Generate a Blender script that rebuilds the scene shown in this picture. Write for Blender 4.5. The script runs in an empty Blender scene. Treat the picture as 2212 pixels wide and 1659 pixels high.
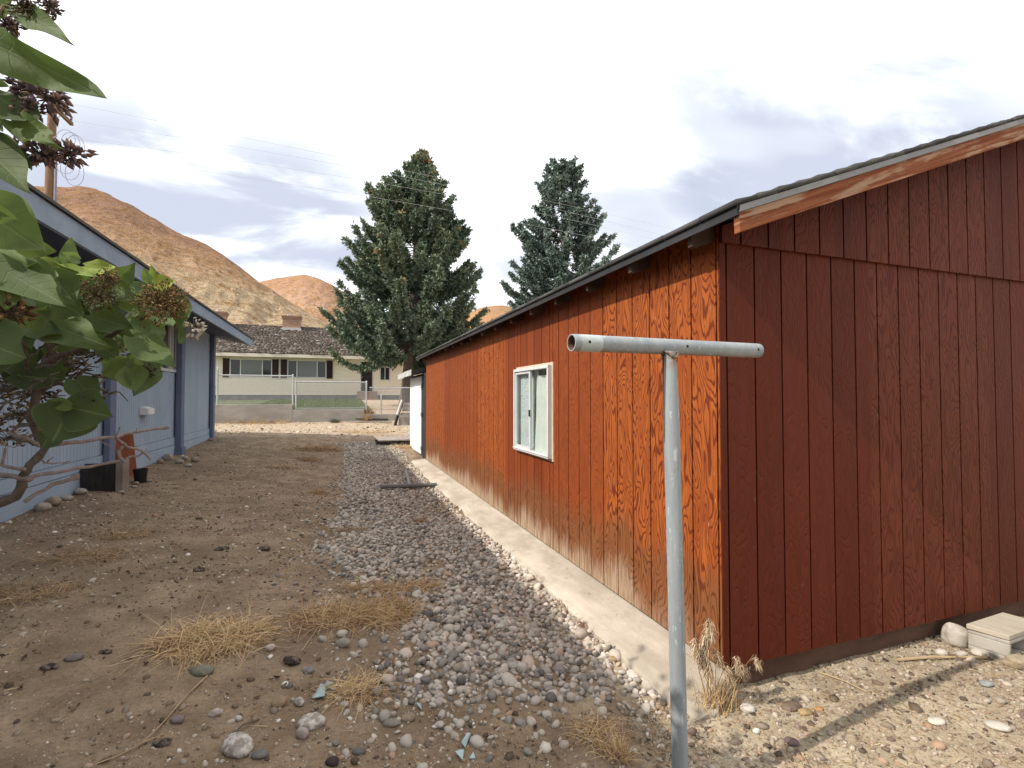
import bpy, bmesh, math, random
import numpy as np
from mathutils import Vector, Matrix

random.seed(7)
RNG = np.random.default_rng(7)
SC = bpy.context.scene
COL = SC.collection

# ------------------------------------------------------------------ camera model
F = 1066.0 / 2212.0 * 36.0
YAW = math.radians(19.52)
PITCH = math.radians(1.45)
EYE = Vector((0.0, 0.0, 1.6))
FWD = Vector((math.sin(YAW) * math.cos(PITCH), math.cos(YAW) * math.cos(PITCH), math.sin(PITCH)))
RGT = Vector((math.cos(YAW), -math.sin(YAW), 0.0))
UP = RGT.cross(FWD)


def ray(x, y):
    """measured direction (photo measured on a 2212 x 1659 sheet)"""
    return FWD + RGT * ((x - 1106.0) / 1066.0) + UP * ((829.5 - y) / 1066.0)


def on_x(x, y, X):
    r = ray(x, y)
    return EYE + r * ((X - EYE.x) / r.x)


def on_y(x, y, Y):
    r = ray(x, y)
    return EYE + r * ((Y - EYE.y) / r.y)


def at_d(x, y, d):
    return EYE + ray(x, y) * d


# ------------------------------------------------------------------ noise + ground height
def ss(a, b, x):
    t = np.clip((np.asarray(x, float) - a) / (b - a), 0, 1)
    return t * t * (3 - 2 * t)


def _h(i, j, s):
    v = np.sin(i * 127.1 + j * 311.7 + s * 74.7) * 43758.5453
    return v - np.floor(v)


def vn(x, y, s=0):
    x = np.asarray(x, float)
    y = np.asarray(y, float)
    i = np.floor(x)
    j = np.floor(y)
    fx = x - i
    fy = y - j
    fx = fx * fx * (3 - 2 * fx)
    fy = fy * fy * (3 - 2 * fy)
    a = _h(i, j, s)
    b = _h(i + 1, j, s)
    c = _h(i, j + 1, s)
    d = _h(i + 1, j + 1, s)
    return (a + (b - a) * fx) * (1 - fy) + (c + (d - c) * fx) * fy


def fbm(x, y, s=0, o=4):
    r = 0
    a = 0.5
    for k in range(o):
        r = r + a * (vn(x, y, s + k) - 0.5)
        x = x * 2.03 + 7.1
        y = y * 2.03 + 3.7
        a *= 0.5
    return r


XGATE = on_y(787, 880, 21.0).x


def gz(x, y):
    x = np.asarray(x, float)
    y = np.asarray(y, float)
    yr = np.interp(y, [-100, 9, 12, 14, 15.7, 18, 20.95, 21.02], [0, 0, .05, .17, .38, .47, .58, .6])
    left = .092 * np.clip(1.2 - x, 0, 4.6) * (1 - ss(12, 20, y))
    low = np.interp(y, [21.02, 21.15, 24, 27, 33, 60], [0, .24, .42, .52, .77, .8])
    high = np.interp(y, [21.02, 21.15, 26, 33, 60], [0, .42, .54, .77, .8])
    w = ss(XGATE - .1, XGATE + .6, x)
    back = high * (1 - w) + low * w
    n = .045 * fbm(x * 1.3, y * 1.3, 3, 3) + (.03 - .02 * ss(12, 16, y)) * fbm(x * 6, y * 6, 9, 3)
    dip = -.045 * ss(2.0, 2.3, x) * ss(1.75, 2.1, y) * (1 - ss(2.4, 2.6, y))
    return yr + left + back + n + dip


def gpt(x, y):
    """ground point on the measured sight line"""
    r = ray(x, y)
    t = 0.5
    st = .02
    while t < 200:
        p = EYE + r * t
        if p.z < float(gz(p.x, p.y)):
            break
        t += st
        st = max(.02, t * .01)
    lo, hi = t - st, t
    for _ in range(18):
        m = (lo + hi) / 2
        p = EYE + r * m
        if p.z < float(gz(p.x, p.y)):
            hi = m
        else:
            lo = m
    p = EYE + r * hi
    return Vector((p.x, p.y, float(gz(p.x, p.y))))


def gsrc(x, y):
    return gpt(x * .72, y * .72)


def depth(p):
    return (Vector(p) - EYE).dot(FWD)


# ------------------------------------------------------------------ objects
def tag(o, label=None, cat=None, group=None, kind=None):
    if label:
        o['label'] = label
    if cat:
        o['category'] = cat
    if group:
        o['group'] = group
    if kind:
        o['kind'] = kind
    return o


def empty(name, loc):
    o = bpy.data.objects.new(name, None)
    o.location = loc
    o.empty_display_size = .1
    COL.objects.link(o)
    return o


def origin(o):
    v = Vector((0, 0, 0))
    while o is not None:
        v += o.location
        o = o.parent
    return v


def link(name, me, parent=None, loc=None):
    o = bpy.data.objects.new(name, me)
    COL.objects.link(o)
    if parent is not None:
        o.parent = parent
    if loc is not None:
        o.location = loc
    return o


def npmesh(name, V, Fc, mat, parent=None, loc=None, tint=None, smooth=False, attrs=None):
    """V n*3 in world space, Fc m*k"""
    V = np.asarray(V, np.float32).reshape(-1, 3)
    Fc = np.asarray(Fc, np.int32)
    off = origin(parent) if parent is not None else (Vector(loc) if loc is not None else Vector((0, 0, 0)))
    V = V - np.array(off[:], np.float32)
    me = bpy.data.meshes.new(name)
    n, k = Fc.shape
    me.vertices.add(len(V))
    me.vertices.foreach_set('co', V.ravel())
    me.loops.add(n * k)
    me.loops.foreach_set('vertex_index', Fc.ravel())
    me.polygons.add(n)
    me.polygons.foreach_set('loop_start', np.arange(0, n * k, k, dtype=np.int32))
    me.update(calc_edges=True)
    if smooth:
        me.polygons.foreach_set('use_smooth', np.ones(n, bool))
    if tint is not None:
        a = me.attributes.new('tint', 'FLOAT', 'POINT')
        a.data.foreach_set('value', np.asarray(tint, np.float32))
    if attrs:
        for kx, vv in attrs.items():
            a = me.attributes.new(kx, 'FLOAT', 'POINT')
            a.data.foreach_set('value', np.asarray(vv, np.float32))
    me.validate()
    if mat:
        me.materials.append(mat)
    return link(name, me, parent, None if parent is not None else off)


class MB:
    def __init__(s):
        s.v = []
        s.f = []

    def add(s, vs, fs):
        b = len(s.v)
        s.v += [Vector(v) for v in vs]
        s.f += [tuple(b + i for i in f) for f in fs]

    def hexa(s, p):
        """8 points: bottom loop 0-3, top loop 4-7"""
        s.add(p, [(3, 2, 1, 0), (4, 5, 6, 7), (0, 1, 5, 4), (1, 2, 6, 5), (2, 3, 7, 6), (3, 0, 4, 7)])

    def box(s, x0, x1, y0, y1, z0, z1):
        s.hexa([(x0, y0, z0), (x1, y0, z0), (x1, y1, z0), (x0, y1, z0),
                (x0, y0, z1), (x1, y0, z1), (x1, y1, z1), (x0, y1, z1)])

    def obox(s, c, ax, ay, az):
        """oriented box: centre, half axis vectors"""
        c = Vector(c)
        ax, ay, az = Vector(ax), Vector(ay), Vector(az)
        s.hexa([c - ax - ay - az, c + ax - ay - az, c + ax + ay - az, c - ax + ay - az,
                c - ax - ay + az, c + ax - ay + az, c + ax + ay + az, c - ax + ay + az])

    def beam(s, a, b, w, h, up=(0, 0, 1)):
        a, b = Vector(a), Vector(b)
        d = (b - a)
        u = Vector(up)
        sd = d.cross(u).normalized() * (w / 2)
        uu = sd.cross(d).normalized() * (h / 2)
        s.obox((a + b) / 2, d / 2, sd, uu)

    def tube(s, pts, rad, n=8, caps=True):
        pts = [Vector(p) for p in pts]
        if not hasattr(rad, '__len__'):
            rad = [rad] * len(pts)
        b = len(s.v)
        ref = None
        for i, p in enumerate(pts):
            d = (pts[min(i + 1, len(pts) - 1)] - pts[max(i - 1, 0)])
            if d.length < 1e-9:
                d = Vector((0, 0, 1))
            d.normalize()
            if ref is None:
                ref = d.orthogonal().normalized()
            ref = (ref - d * ref.dot(d))
            if ref.length < 1e-6:
                ref = d.orthogonal()
            ref.normalize()
            q = d.cross(ref)
            for k in range(n):
                a = 2 * math.pi * k / n
                s.v.append(p + (ref * math.cos(a) + q * math.sin(a)) * rad[i])
        for i in range(len(pts) - 1):
            for k in range(n):
                k2 = (k + 1) % n
                s.f.append((b + i * n + k, b + i * n + k2, b + (i + 1) * n + k2, b + (i + 1) * n + k))
        if caps:
            s.f.append(tuple(b + k for k in reversed(range(n))))
            e = b + (len(pts) - 1) * n
            s.f.append(tuple(e + k for k in range(n)))

    def prism(s, prof, d):
        """closed profile (list of 3-D points) extruded by vector d"""
        n = len(prof)
        d = Vector(d)
        p = [Vector(q) for q in prof]
        s.add(p + [q + d for q in p],
              [tuple(reversed(range(n))), tuple(range(n, 2 * n))] +
              [(i, (i + 1) % n, n + (i + 1) % n, n + i) for i in range(n)])

    def build(s, name, mat, parent=None, loc=None, smooth=False, bevel=0, fix=True):
        off = origin(parent) if parent is not None else (Vector(loc) if loc is not None else Vector((0, 0, 0)))
        me = bpy.data.meshes.new(name)
        me.from_pydata([v - off for v in s.v], [], s.f)
        if fix:
            bm = bmesh.new()
            bm.from_mesh(me)
            bmesh.ops.recalc_face_normals(bm, faces=bm.faces)
            bm.to_mesh(me)
            bm.free()
        if smooth:
            me.polygons.foreach_set('use_smooth', np.ones(len(me.polygons), bool))
        me.update()
        if mat:
            me.materials.append(mat)
        o = link(name, me, parent, None if parent is not None else off)
        if smooth == 'auto':
            m = o.modifiers.new('split', 'EDGE_SPLIT')
            m.split_angle = math.radians(40)
        if bevel:
            m = o.modifiers.new('bevel', 'BEVEL')
            m.width = bevel
            m.segments = 2
            m.limit_method = 'ANGLE'
        return o


def ico(sub):
    bm = bmesh.new()
    bmesh.ops.create_icosphere(bm, subdivisions=sub, radius=1)
    V = np.array([v.co[:] for v in bm.verts])
    Fc = np.array([[v.index for v in f.verts] for f in bm.faces])
    bm.free()
    return V, Fc


ICO1, ICO2, ICO3 = ico(1), ico(2), ico(3)


def rand_rot(n, flat=0.35):
    """n rotation matrices: random yaw and a little tilt"""
    a = RNG.uniform(0, 2 * np.pi, n)
    b = RNG.normal(0, flat, n)
    c = RNG.normal(0, flat, n)
    ca, sa, cb, sb, cc, sc = np.cos(a), np.sin(a), np.cos(b), np.sin(b), np.cos(c), np.sin(c)
    z0 = np.zeros(n)
    o1 = np.ones(n)
    Rz = np.stack([ca, -sa, z0, sa, ca, z0, z0, z0, o1], -1).reshape(n, 3, 3)
    Rx = np.stack([o1, z0, z0, z0, cb, -sb, z0, sb, cb], -1).reshape(n, 3, 3)
    Ry = np.stack([cc, z0, sc, z0, o1, z0, -sc, z0, cc], -1).reshape(n, 3, 3)
    return Rz @ Rx @ Ry


def stones(P, size, base, flat=.35, lump=.16, zr=(.45, .75), asp=(.6, .95)):
    """many pebbles as arrays. P n*3, size n (half length)"""
    bV, bF = base
    n = len(P)
    R = rand_rot(n, flat)
    sx = size
    sy = size * RNG.uniform(asp[0], asp[1], n)
    sz = size * RNG.uniform(zr[0], zr[1], n)
    S = np.stack([sx, sy, sz], -1)
    ph = RNG.uniform(0, 100, (n, 3))
    u = bV[None] * 1.3
    lum = 1 + lump * (np.sin(u[..., 0] * 2.1 + ph[:, None, 0]) * np.cos(u[..., 1] * 1.7 + ph[:, None, 1])
                      + .5 * np.sin(u[..., 2] * 3.3 + ph[:, None, 2]))
    V = bV[None] * lum[..., None] * S[:, None]
    V = np.einsum('nij,nkj->nki', R, V) + P[:, None]
    m = len(bV)
    Fc = (bF[None] + (np.arange(n) * m)[:, None, None]).reshape(-1, 3)
    return V.reshape(-1, 3), Fc, m


def blades(P, D, L, W, droop, seg=4):
    """grass blades / straws: P n*3 base, D n*3 start direction, L length, W width; returns V,F"""
    n = len(P)
    t = np.linspace(0, 1, seg + 1)
    D = D / np.linalg.norm(D, axis=1, keepdims=True)
    C = P[:, None] + D[:, None] * (L[:, None] * t)[..., None]
    C[..., 2] -= (droop * L)[:, None] * t ** 2
    side = np.cross(D, RNG.normal(0, 1, (n, 3)) * np.array([.4, .4, 1]))
    side /= np.linalg.norm(side, axis=1, keepdims=True) + 1e-9
    w = W[:, None] * (1 - t * .85) * .5
    A = C + side[:, None] * w[..., None]
    B = C - side[:, None] * w[..., None]
    V = np.stack([A, B], 2).reshape(n, -1, 3)
    q = []
    for i in range(seg):
        q.append([2 * i, 2 * i + 1, 2 * i + 3, 2 * i + 2])
    q = np.array(q)
    m = 2 * (seg + 1)
    Fc = (q[None] + (np.arange(n) * m)[:, None, None]).reshape(-1, 4)
    return V.reshape(-1, 3), Fc, m


# ------------------------------------------------------------------ materials
class NT:
    def __init__(s, name):
        s.m = bpy.data.materials.new(name)
        s.m.use_nodes = True
        s.t = s.m.node_tree
        s.b = s.t.nodes['Principled BSDF']
        s.out = s.t.nodes['Material Output']

    def n(s, typ, **kw):
        nd = s.t.nodes.new('ShaderNode' + typ)
        for k, v in kw.items():
            if k.startswith('_'):
                setattr(nd, k[1:], v)
            else:
                key = int(k[1:]) if k[0] == 'i' and k[1:].isdigit() else k.replace('__', ' ')
                s.set(nd.inputs[key], v)
        return nd

    def set(s, sock, v):
        if hasattr(v, 'is_output') or isinstance(v, bpy.types.NodeSocket):
            s.t.links.new(v, sock)
        elif isinstance(v, bpy.types.Node):
            s.t.links.new(v.outputs[0], sock)
        else:
            if sock.type == 'RGBA' and hasattr(v, '__len__') and len(v) == 3:
                v = (*v, 1)
            sock.default_value = v

    def math(s, op, a, b=None, c=None, clamp=False):
        nd = s.t.nodes.new('ShaderNodeMath')
        nd.operation = op
        nd.use_clamp = clamp
        s.set(nd.inputs[0], a)
        if b is not None:
            s.set(nd.inputs[1], b)
        if c is not None:
            s.set(nd.inputs[2], c)
        return nd.outputs[0]

    def mix(s, f, a, b, mode='MIX'):
        nd = s.t.nodes.new('ShaderNodeMix')
        nd.data_type = 'RGBA'
        nd.blend_type = mode
        s.set(nd.inputs[0], f)
        s.set(nd.inputs[6], a)
        s.set(nd.inputs[7], b)
        return nd.outputs[2]

    def ramp(s, f, stops, interp='LINEAR'):
        nd = s.t.nodes.new('ShaderNodeValToRGB')
        cr = nd.color_ramp
        cr.interpolation = interp
        while len(cr.elements) < len(stops):
            cr.elements.new(.5)
        for e, (p, c) in zip(cr.elements, stops):
            e.position = p
            e.color = (c, c, c, 1) if not hasattr(c, '__len__') else ((*c, 1) if len(c) == 3 else c)
        s.set(nd.inputs[0], f)
        return nd.outputs[0]

    def smooth(s, v, a, b):
        nd = s.t.nodes.new('ShaderNodeMapRange')
        nd.interpolation_type = 'SMOOTHSTEP'
        s.set(nd.inputs[0], v)
        nd.inputs[1].default_value = a
        nd.inputs[2].default_value = b
        return nd.outputs[0]

    def pos(s):
        return s.n('NewGeometry').outputs['Position']

    def xyz(s, v=None):
        nd = s.n('SeparateXYZ', i0=v if v is not None else s.pos())
        return nd.outputs

    def vec(s, x, y, z):
        return s.n('CombineXYZ', i0=x, i1=y, i2=z).outputs[0]

    def scale(s, v, sc):
        nd = s.t.nodes.new('ShaderNodeVectorMath')
        nd.operation = 'MULTIPLY'
        s.set(nd.inputs[0], v)
        nd.inputs[1].default_value = sc if hasattr(sc, '__len__') else (sc, sc, sc)
        return nd.outputs[0]

    def noise(s, v, scale=1, detail=4, rough=.55, dist=0):
        nd = s.n('TexNoise', Vector=v, Scale=scale, Detail=detail, Roughness=rough, Distortion=dist)
        return nd.outputs['Fac']

    def attr(s, name):
        nd = s.t.nodes.new('ShaderNodeAttribute')
        nd.attribute_name = name
        return nd.outputs['Fac']

    def bump(s, h, strength=.3, dist=.01):
        nd = s.n('Bump', Height=h, Strength=strength, Distance=dist)
        s.t.links.new(nd.outputs[0], s.b.inputs['Normal'])
        return nd

    def done(s, color=None, rough=.8, spec=.3, metal=0.0):
        if color is not None:
            s.set(s.b.inputs['Base Color'], color)
        s.set(s.b.inputs['Roughness'], rough)
        s.set(s.b.inputs['Specular IOR Level'], spec)
        s.set(s.b.inputs['Metallic'], metal)
        return s.m


def painted(name, c1, c2, rough=.7, sc=(3, 3, 3), bump=.15, spots=None, amount=1.0, fine=60):
    """weathered paint: two tones, optional spots of a third colour, fine grain relief"""
    k = NT(name)
    p = k.pos()
    a = k.noise(k.scale(p, sc), 1, 5, .65)
    col = k.mix(k.smooth(a, .35, .68), c1, c2)
    if spots is not None:
        b = k.noise(k.scale(p, tuple(q * 5 for q in sc)), 1, 5, .7)
        col = k.mix(k.math('MULTIPLY', k.smooth(b, .62, .68), amount), col, spots)
    g = k.noise(p, fine, 3)
    k.bump(g, bump, .004)
    return k.done(col, rough)


def tinted(name, stops, rough=.75, bump=.25, fine=90, spec=.3, var=.25):
    k = NT(name)
    t = k.attr('tint')
    col = k.ramp(t, stops)
    g = k.noise(k.pos(), fine, 4)
    col = k.mix(k.math('MULTIPLY', k.smooth(g, .35, .7), var), col, (.02, .018, .015), 'MIX')
    k.bump(g, bump, .003)
    return k.done(col, rough, spec)


def siding_mat(name, axis, u0, step, wear, worn_foot):
    """stained grooved plywood: flat-sawn grain contours per board, worn patches per sheet"""
    k = NT(name)
    x, y, z = k.xyz()
    u = y if axis == 'Y' else x
    bi = k.math('FLOOR', k.math('DIVIDE', k.math('SUBTRACT', u, u0), step))
    pi_ = k.math('FLOOR', k.math('DIVIDE', k.math('SUBTRACT', u, u0 - .08), step * 6))
    bn = k.n('TexWhiteNoise', _noise_dimensions='1D', W=bi).outputs[0]
    pn = k.n('TexWhiteNoise', _noise_dimensions='1D', W=k.math('ADD', pi_, 17.3)).outputs[0]
    # grain field
    gv = k.vec(k.math('ADD', k.math('MULTIPLY', u, 8.5), k.math('MULTIPLY', pn, 53.0)),
               k.math('ADD', k.math('MULTIPLY', z, 1.9), k.math('MULTIPLY', pn, 31.0)),
               k.math('MULTIPLY', bn, .35))
    f = k.math('ADD', k.noise(gv, 1.0, 1.0, .45, .3), k.math('MULTIPLY', k.noise(k.scale(gv, (5.0, 2.2, 5.0)), 1.0, 3.0, .6), .055))
    ring = k.math('PINGPONG', k.math('MULTIPLY', f, 16.0), .5)
    ring = k.math('MULTIPLY', ring, 2.0)
    streak = k.noise(k.vec(k.math('MULTIPLY', u, 160.0), k.math('MULTIPLY', z, 5.0), bn), 1, 3, .6)
    blot = k.noise(k.vec(k.math('MULTIPLY', u, 9.0), k.math('MULTIPLY', z, 3.0), k.math('MULTIPLY', pn, 9.0)), 1, 5, .65)
    dots = k.noise(k.vec(k.math('MULTIPLY', u, 46.0), k.math('MULTIPLY', z, 20.0), bn), 1, 2, .5)
    late = (.135, .025, .008)
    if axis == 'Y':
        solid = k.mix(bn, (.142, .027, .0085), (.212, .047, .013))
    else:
        late = (.045, .010, .006)  # gable stain is less worn; colours also darkened to carry that face's shade
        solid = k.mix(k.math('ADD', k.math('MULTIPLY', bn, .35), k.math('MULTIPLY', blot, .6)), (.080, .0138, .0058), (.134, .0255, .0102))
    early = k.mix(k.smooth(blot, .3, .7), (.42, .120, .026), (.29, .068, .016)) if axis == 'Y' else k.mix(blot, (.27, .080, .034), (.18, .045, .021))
    band = k.smooth(k.math('ADD', ring, k.math('MULTIPLY', k.math('SUBTRACT', blot, .5), .9)), .10, .46)
    grain = k.mix(band, late, early)
    grain = k.mix(k.math('MULTIPLY', k.smooth(streak, .38, .66), .45), grain, late)
    # wear differs from sheet to sheet
    wv = k.math('ADD', k.math('MULTIPLY', k.math('SUBTRACT', pn, .35), 1.5), k.math('MULTIPLY', k.math('SUBTRACT', blot, .5), 1.6))
    if axis == 'Y':
        near = k.math('SUBTRACT', 1.0, k.smooth(u, 3.44, 3.50))
        mid = k.math('MULTIPLY', k.smooth(u, 3.44, 3.50), k.math('SUBTRACT', 1.0, k.smooth(u, 4.6, 5.6)))
        wv = k.math('ADD', wv, k.math('ADD', k.math('MULTIPLY', near, 1.0), k.math('MULTIPLY', mid, -.8)))
        far = k.smooth(u, 5.9, 6.6)
        wv = k.math('ADD', wv, k.math('ADD', .2, k.math('MULTIPLY', far, .38)))
    wv = k.math('MULTIPLY', k.math('MAXIMUM', k.math('MINIMUM', wv, 1.0), 0.12), wear)
    col = k.mix(wv, solid, grain)
    col = k.mix(k.math('MULTIPLY', k.smooth(dots, .72, .78), .7), col, (.06, .012, .006))
    col = k.mix(k.math('MULTIPLY', k.smooth(k.math('ADD', k.math('MULTIPLY', dots, .5), k.math('MULTIPLY', streak, .5)), .655, .70), .55 * wear),
                col, (.55, .36, .25))
    # foot of the wall: stain washed off by rain splash, bare grey wood at the very bottom
    if worn_foot:
        edge = k.noise(k.vec(k.math('MULTIPLY', u, 1.1), 0.0, 0.0), 1, 2, .5)
        zz = k.math('ADD', z, k.math('ADD', k.math('MULTIPLY', k.math('SUBTRACT', blot, .5), -.28),
                                     k.math('MULTIPLY', k.math('SUBTRACT', edge, .5), -.6)))
        zz = k.math('ADD', zz, k.math('MULTIPLY', k.math('SUBTRACT', bn, .5), .10))
        brown = k.math('SUBTRACT', 1.0, k.smooth(zz, .46, .76))
        col = k.mix(k.math('MULTIPLY', brown, .84), col, k.mix(band, (.10, .036, .014), (.19, .075, .03)))
        bare = k.math('SUBTRACT', 1.0, k.smooth(k.math('ADD', zz, k.math('MULTIPLY', streak, -.26)), -.02, .24))
        bare = k.math('MULTIPLY', bare, k.smooth(k.math('ADD', k.math('MULTIPLY', u, .35), edge), 1.1, 1.8))
        col = k.mix(k.math('MULTIPLY', bare, .8), col, k.mix(k.smooth(streak, .35, .65), (.24, .15, .085), (.50, .40, .30)))
    h = k.math('ADD', k.math('MULTIPLY', band, .6), k.math('ADD', k.math('MULTIPLY', streak, .5), k.math('MULTIPLY', dots, -.6)))
    k.bump(h, .45 if axis == 'Y' else .9, .004)
    return k.done(col, k.math('ADD', .48 if axis == 'Y' else .40, k.math('MULTIPLY', streak, .3)), .14)


def plank_mat(name, c1, c2, c3, axis=1, sc=(26, 2.0, 26), rough=.85, bump=.5):
    """bare or painted timber with grain running along one axis"""
    k = NT(name)
    p = k.pos()
    v = [sc[0]] * 3
    v[axis] = sc[1]
    g = k.noise(k.scale(p, tuple(v)), 1, 5, .65, .4)
    b = k.noise(k.scale(p, (2.3, 2.3, 2.3)), 1, 4, .6)
    col = k.mix(k.smooth(g, .32, .68), c1, c2)
    col = k.mix(k.math('MULTIPLY', k.smooth(b, .45, .7), .7), col, c3)
    k.bump(g, bump, .006)
    return k.done(col, rough, .25)
# ================================================================== camera, light, sky
cam = bpy.data.cameras.new('camera')
cam.sensor_width = 36
cam.lens = F
cam.clip_start = .05
cam.clip_end = 6000
co = link('camera', cam)
co.matrix_world = Matrix((RGT, UP, -FWD)).transposed().to_4x4()
co.location = EYE
SC.camera = co
SC.render.resolution_x, SC.render.resolution_y = 1024, 768

SUN_EL = math.radians(40.6)
SUN_AZ = math.radians(6.6)
sd = Vector((math.cos(SUN_AZ) * math.cos(SUN_EL), math.sin(SUN_AZ) * math.cos(SUN_EL), -math.sin(SUN_EL)))
sl = bpy.data.lights.new('sun', 'SUN')
sl.energy = 4.1
sl.angle = math.radians(.55)
sl.color = (1, .93, .82)
so = link('sun', sl)
so.rotation_euler = sd.to_track_quat('-Z', 'Y').to_euler()
so.location = (-20, 0, 25)

w = bpy.data.worlds.new('World')
SC.world = w
w.use_nodes = True
wt = w.node_tree
wt.nodes.clear()
K = NT.__new__(NT)
K.t = wt
wo = K.n('OutputWorld')
sky = K.n('TexSky')
sky.sky_type = 'NISHITA'
sky.sun_disc = False
sky.sun_elevation = SUN_EL
sky.sun_rotation = math.radians(270) - SUN_AZ
bg_sky = K.n('Background', Color=sky.outputs[0], Strength=.11)
dirv = K.n('TexCoord').outputs['Generated']
dx, dy, dz = K.xyz(dirv)
# thin high cloud: streaks that lie flat, projected on a cloud deck
inv = K.math('DIVIDE', 1.0, K.math('ADD', K.math('MAXIMUM', dz, 0.0), .22))
deck = K.vec(K.math('MULTIPLY', dx, inv), K.math('MULTIPLY', dy, inv), 0.0)
n1 = K.noise(K.scale(deck, (1.25, 2.3, 1)), 1, 6, .55, .5)
n2 = K.noise(K.scale(deck, (.55, .8, 1)), 1, 4, .5, .3)


def lobe(x, y, lo, hi):
    d = ray(x, y).normalized()
    nd = wt.nodes.new('ShaderNodeVectorMath')
    nd.operation = 'DOT_PRODUCT'
    wt.links.new(dirv, nd.inputs[0])
    nd.inputs[1].default_value = d
    return K.smooth(nd.outputs['Value'], lo, hi)


m1 = K.math('MAXIMUM', lobe(300, 510, .962, .993), lobe(610, 545, .965, .993))
m2 = K.math('MULTIPLY', lobe(2190, 110, .80, .985), K.math('ADD', .6, K.smooth(n2, .38, .60)), clamp=True)
m3 = K.math('MULTIPLY', K.math('MAXIMUM', lobe(1330, 480, .972, .9995), lobe(1060, 620, .975, .999)), .8)
m4 = lobe(1760, 330, .985, .997)
m = K.math('MAXIMUM', K.math('MAXIMUM', m1, m2), K.math('MAXIMUM', K.math('MULTIPLY', m3, .9), K.math('MULTIPLY', m4, .6)))
st = K.smooth(n1, .33, .56)
grey = K.math('MULTIPLY', m, st, clamp=True)
cl = K.mix(K.math('MULTIPLY', n2, .35), (1.52, 1.52, 1.53), (1.28, 1.30, 1.34))
cl = K.mix(K.math('MULTIPLY', grey, .86), cl, (.46, .52, .66))
# cloud deck dimmed behind the camera, added to keep the gable wall dark
back = K.math('SUBTRACT', 1.0, K.math('MULTIPLY', K.smooth(K.math('ADD', K.math('MULTIPLY', dy, -1.0), K.math('MULTIPLY', dx, .35)), -.1, .75), .38))
bg_cl = K.n('Background', Color=cl, Strength=back)
gap = K.math('MULTIPLY', K.math('MULTIPLY', m3, K.smooth(n1, .45, .66)), .25, clamp=True)
mixs = K.n('MixShader', i0=K.math('ADD', gap, .04), i1=bg_cl.outputs[0], i2=bg_sky.outputs[0])
wt.links.new(mixs.outputs[0], wo.inputs[0])

SC.view_settings.view_transform = 'Standard'
SC.view_settings.look = 'None'
SC.view_settings.exposure = .2
SC.view_settings.gamma = 1
SC.render.engine = 'CYCLES'
SC.cycles.use_denoising = True
SC.cycles.max_bounces = 7
SC.cycles.diffuse_bounces = 4
SC.cycles.glossy_bounces = 3
SC.cycles.transmission_bounces = 6
SC.cycles.transparent_max_bounces = 8
SC.cycles.caustics_reflective = False
SC.cycles.caustics_refractive = False

# ================================================================== ground
k = NT('dirt_ground')
p = k.pos()
x, y, z = k.xyz(p)
big = k.noise(k.scale(p, (.55, .55, 0)), 1, 5, .6)
mid = k.noise(k.scale(p, (3.2, 3.2, 0)), 1, 5, .65)
fine = k.noise(k.scale(p, (38, 38, 0)), 1, 4, .7)
grit = k.n('TexVoronoi', Vector=k.scale(p, (62, 62, 0)), Scale=1.0, Randomness=1.0)
gritc = k.xyz(grit.outputs['Color'])[0]
soil = k.mix(k.smooth(mid, .35, .68), (.208, .147, .094), (.328, .245, .165))
soil = k.mix(k.math('MULTIPLY', k.smooth(big, .45, .62), .5), soil, (.15, .11, .078))
sand = k.mix(k.smooth(mid, .35, .68), (.40, .30, .21), (.52, .42, .31))
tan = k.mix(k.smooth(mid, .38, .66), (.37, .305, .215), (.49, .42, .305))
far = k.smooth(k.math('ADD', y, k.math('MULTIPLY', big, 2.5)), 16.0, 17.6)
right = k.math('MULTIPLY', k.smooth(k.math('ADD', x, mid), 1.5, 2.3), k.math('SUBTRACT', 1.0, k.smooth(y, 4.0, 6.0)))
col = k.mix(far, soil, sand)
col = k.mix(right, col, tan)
col = k.mix(k.smooth(fine, .42, .72), col, k.mix(.45, col, (.08, .055, .038)))
chip = k.math('MULTIPLY', k.math('SUBTRACT', 1.0, k.smooth(grit.outputs['Distance'], .16, .30)), k.smooth(gritc, .72, .76))
col = k.mix(k.math('MULTIPLY', chip, .75), col, k.mix(gritc, (.10, .085, .075), (.62, .55, .47)))
# watered lawn beyond the low concrete wall
lawn = k.math('MULTIPLY', k.smooth(y, 21.05, 21.2), k.math('SUBTRACT', 1.0, k.smooth(k.math('ADD', x, k.math('MULTIPLY', mid, 1.0)), float(XGATE) - .2, float(XGATE) + 1.2)))
lawn = k.math('MULTIPLY', lawn, k.math('SUBTRACT', 1.0, k.smooth(y, 36, 37)))
col = k.mix(lawn, col, (.10, .12, .06))
k.bump(k.math('ADD', k.math('MULTIPLY', fine, .6), k.math('ADD', k.math('MULTIPLY', chip, .5), mid)), .9, .02)
M_GROUND = k.done(col, .95, .15)

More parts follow.
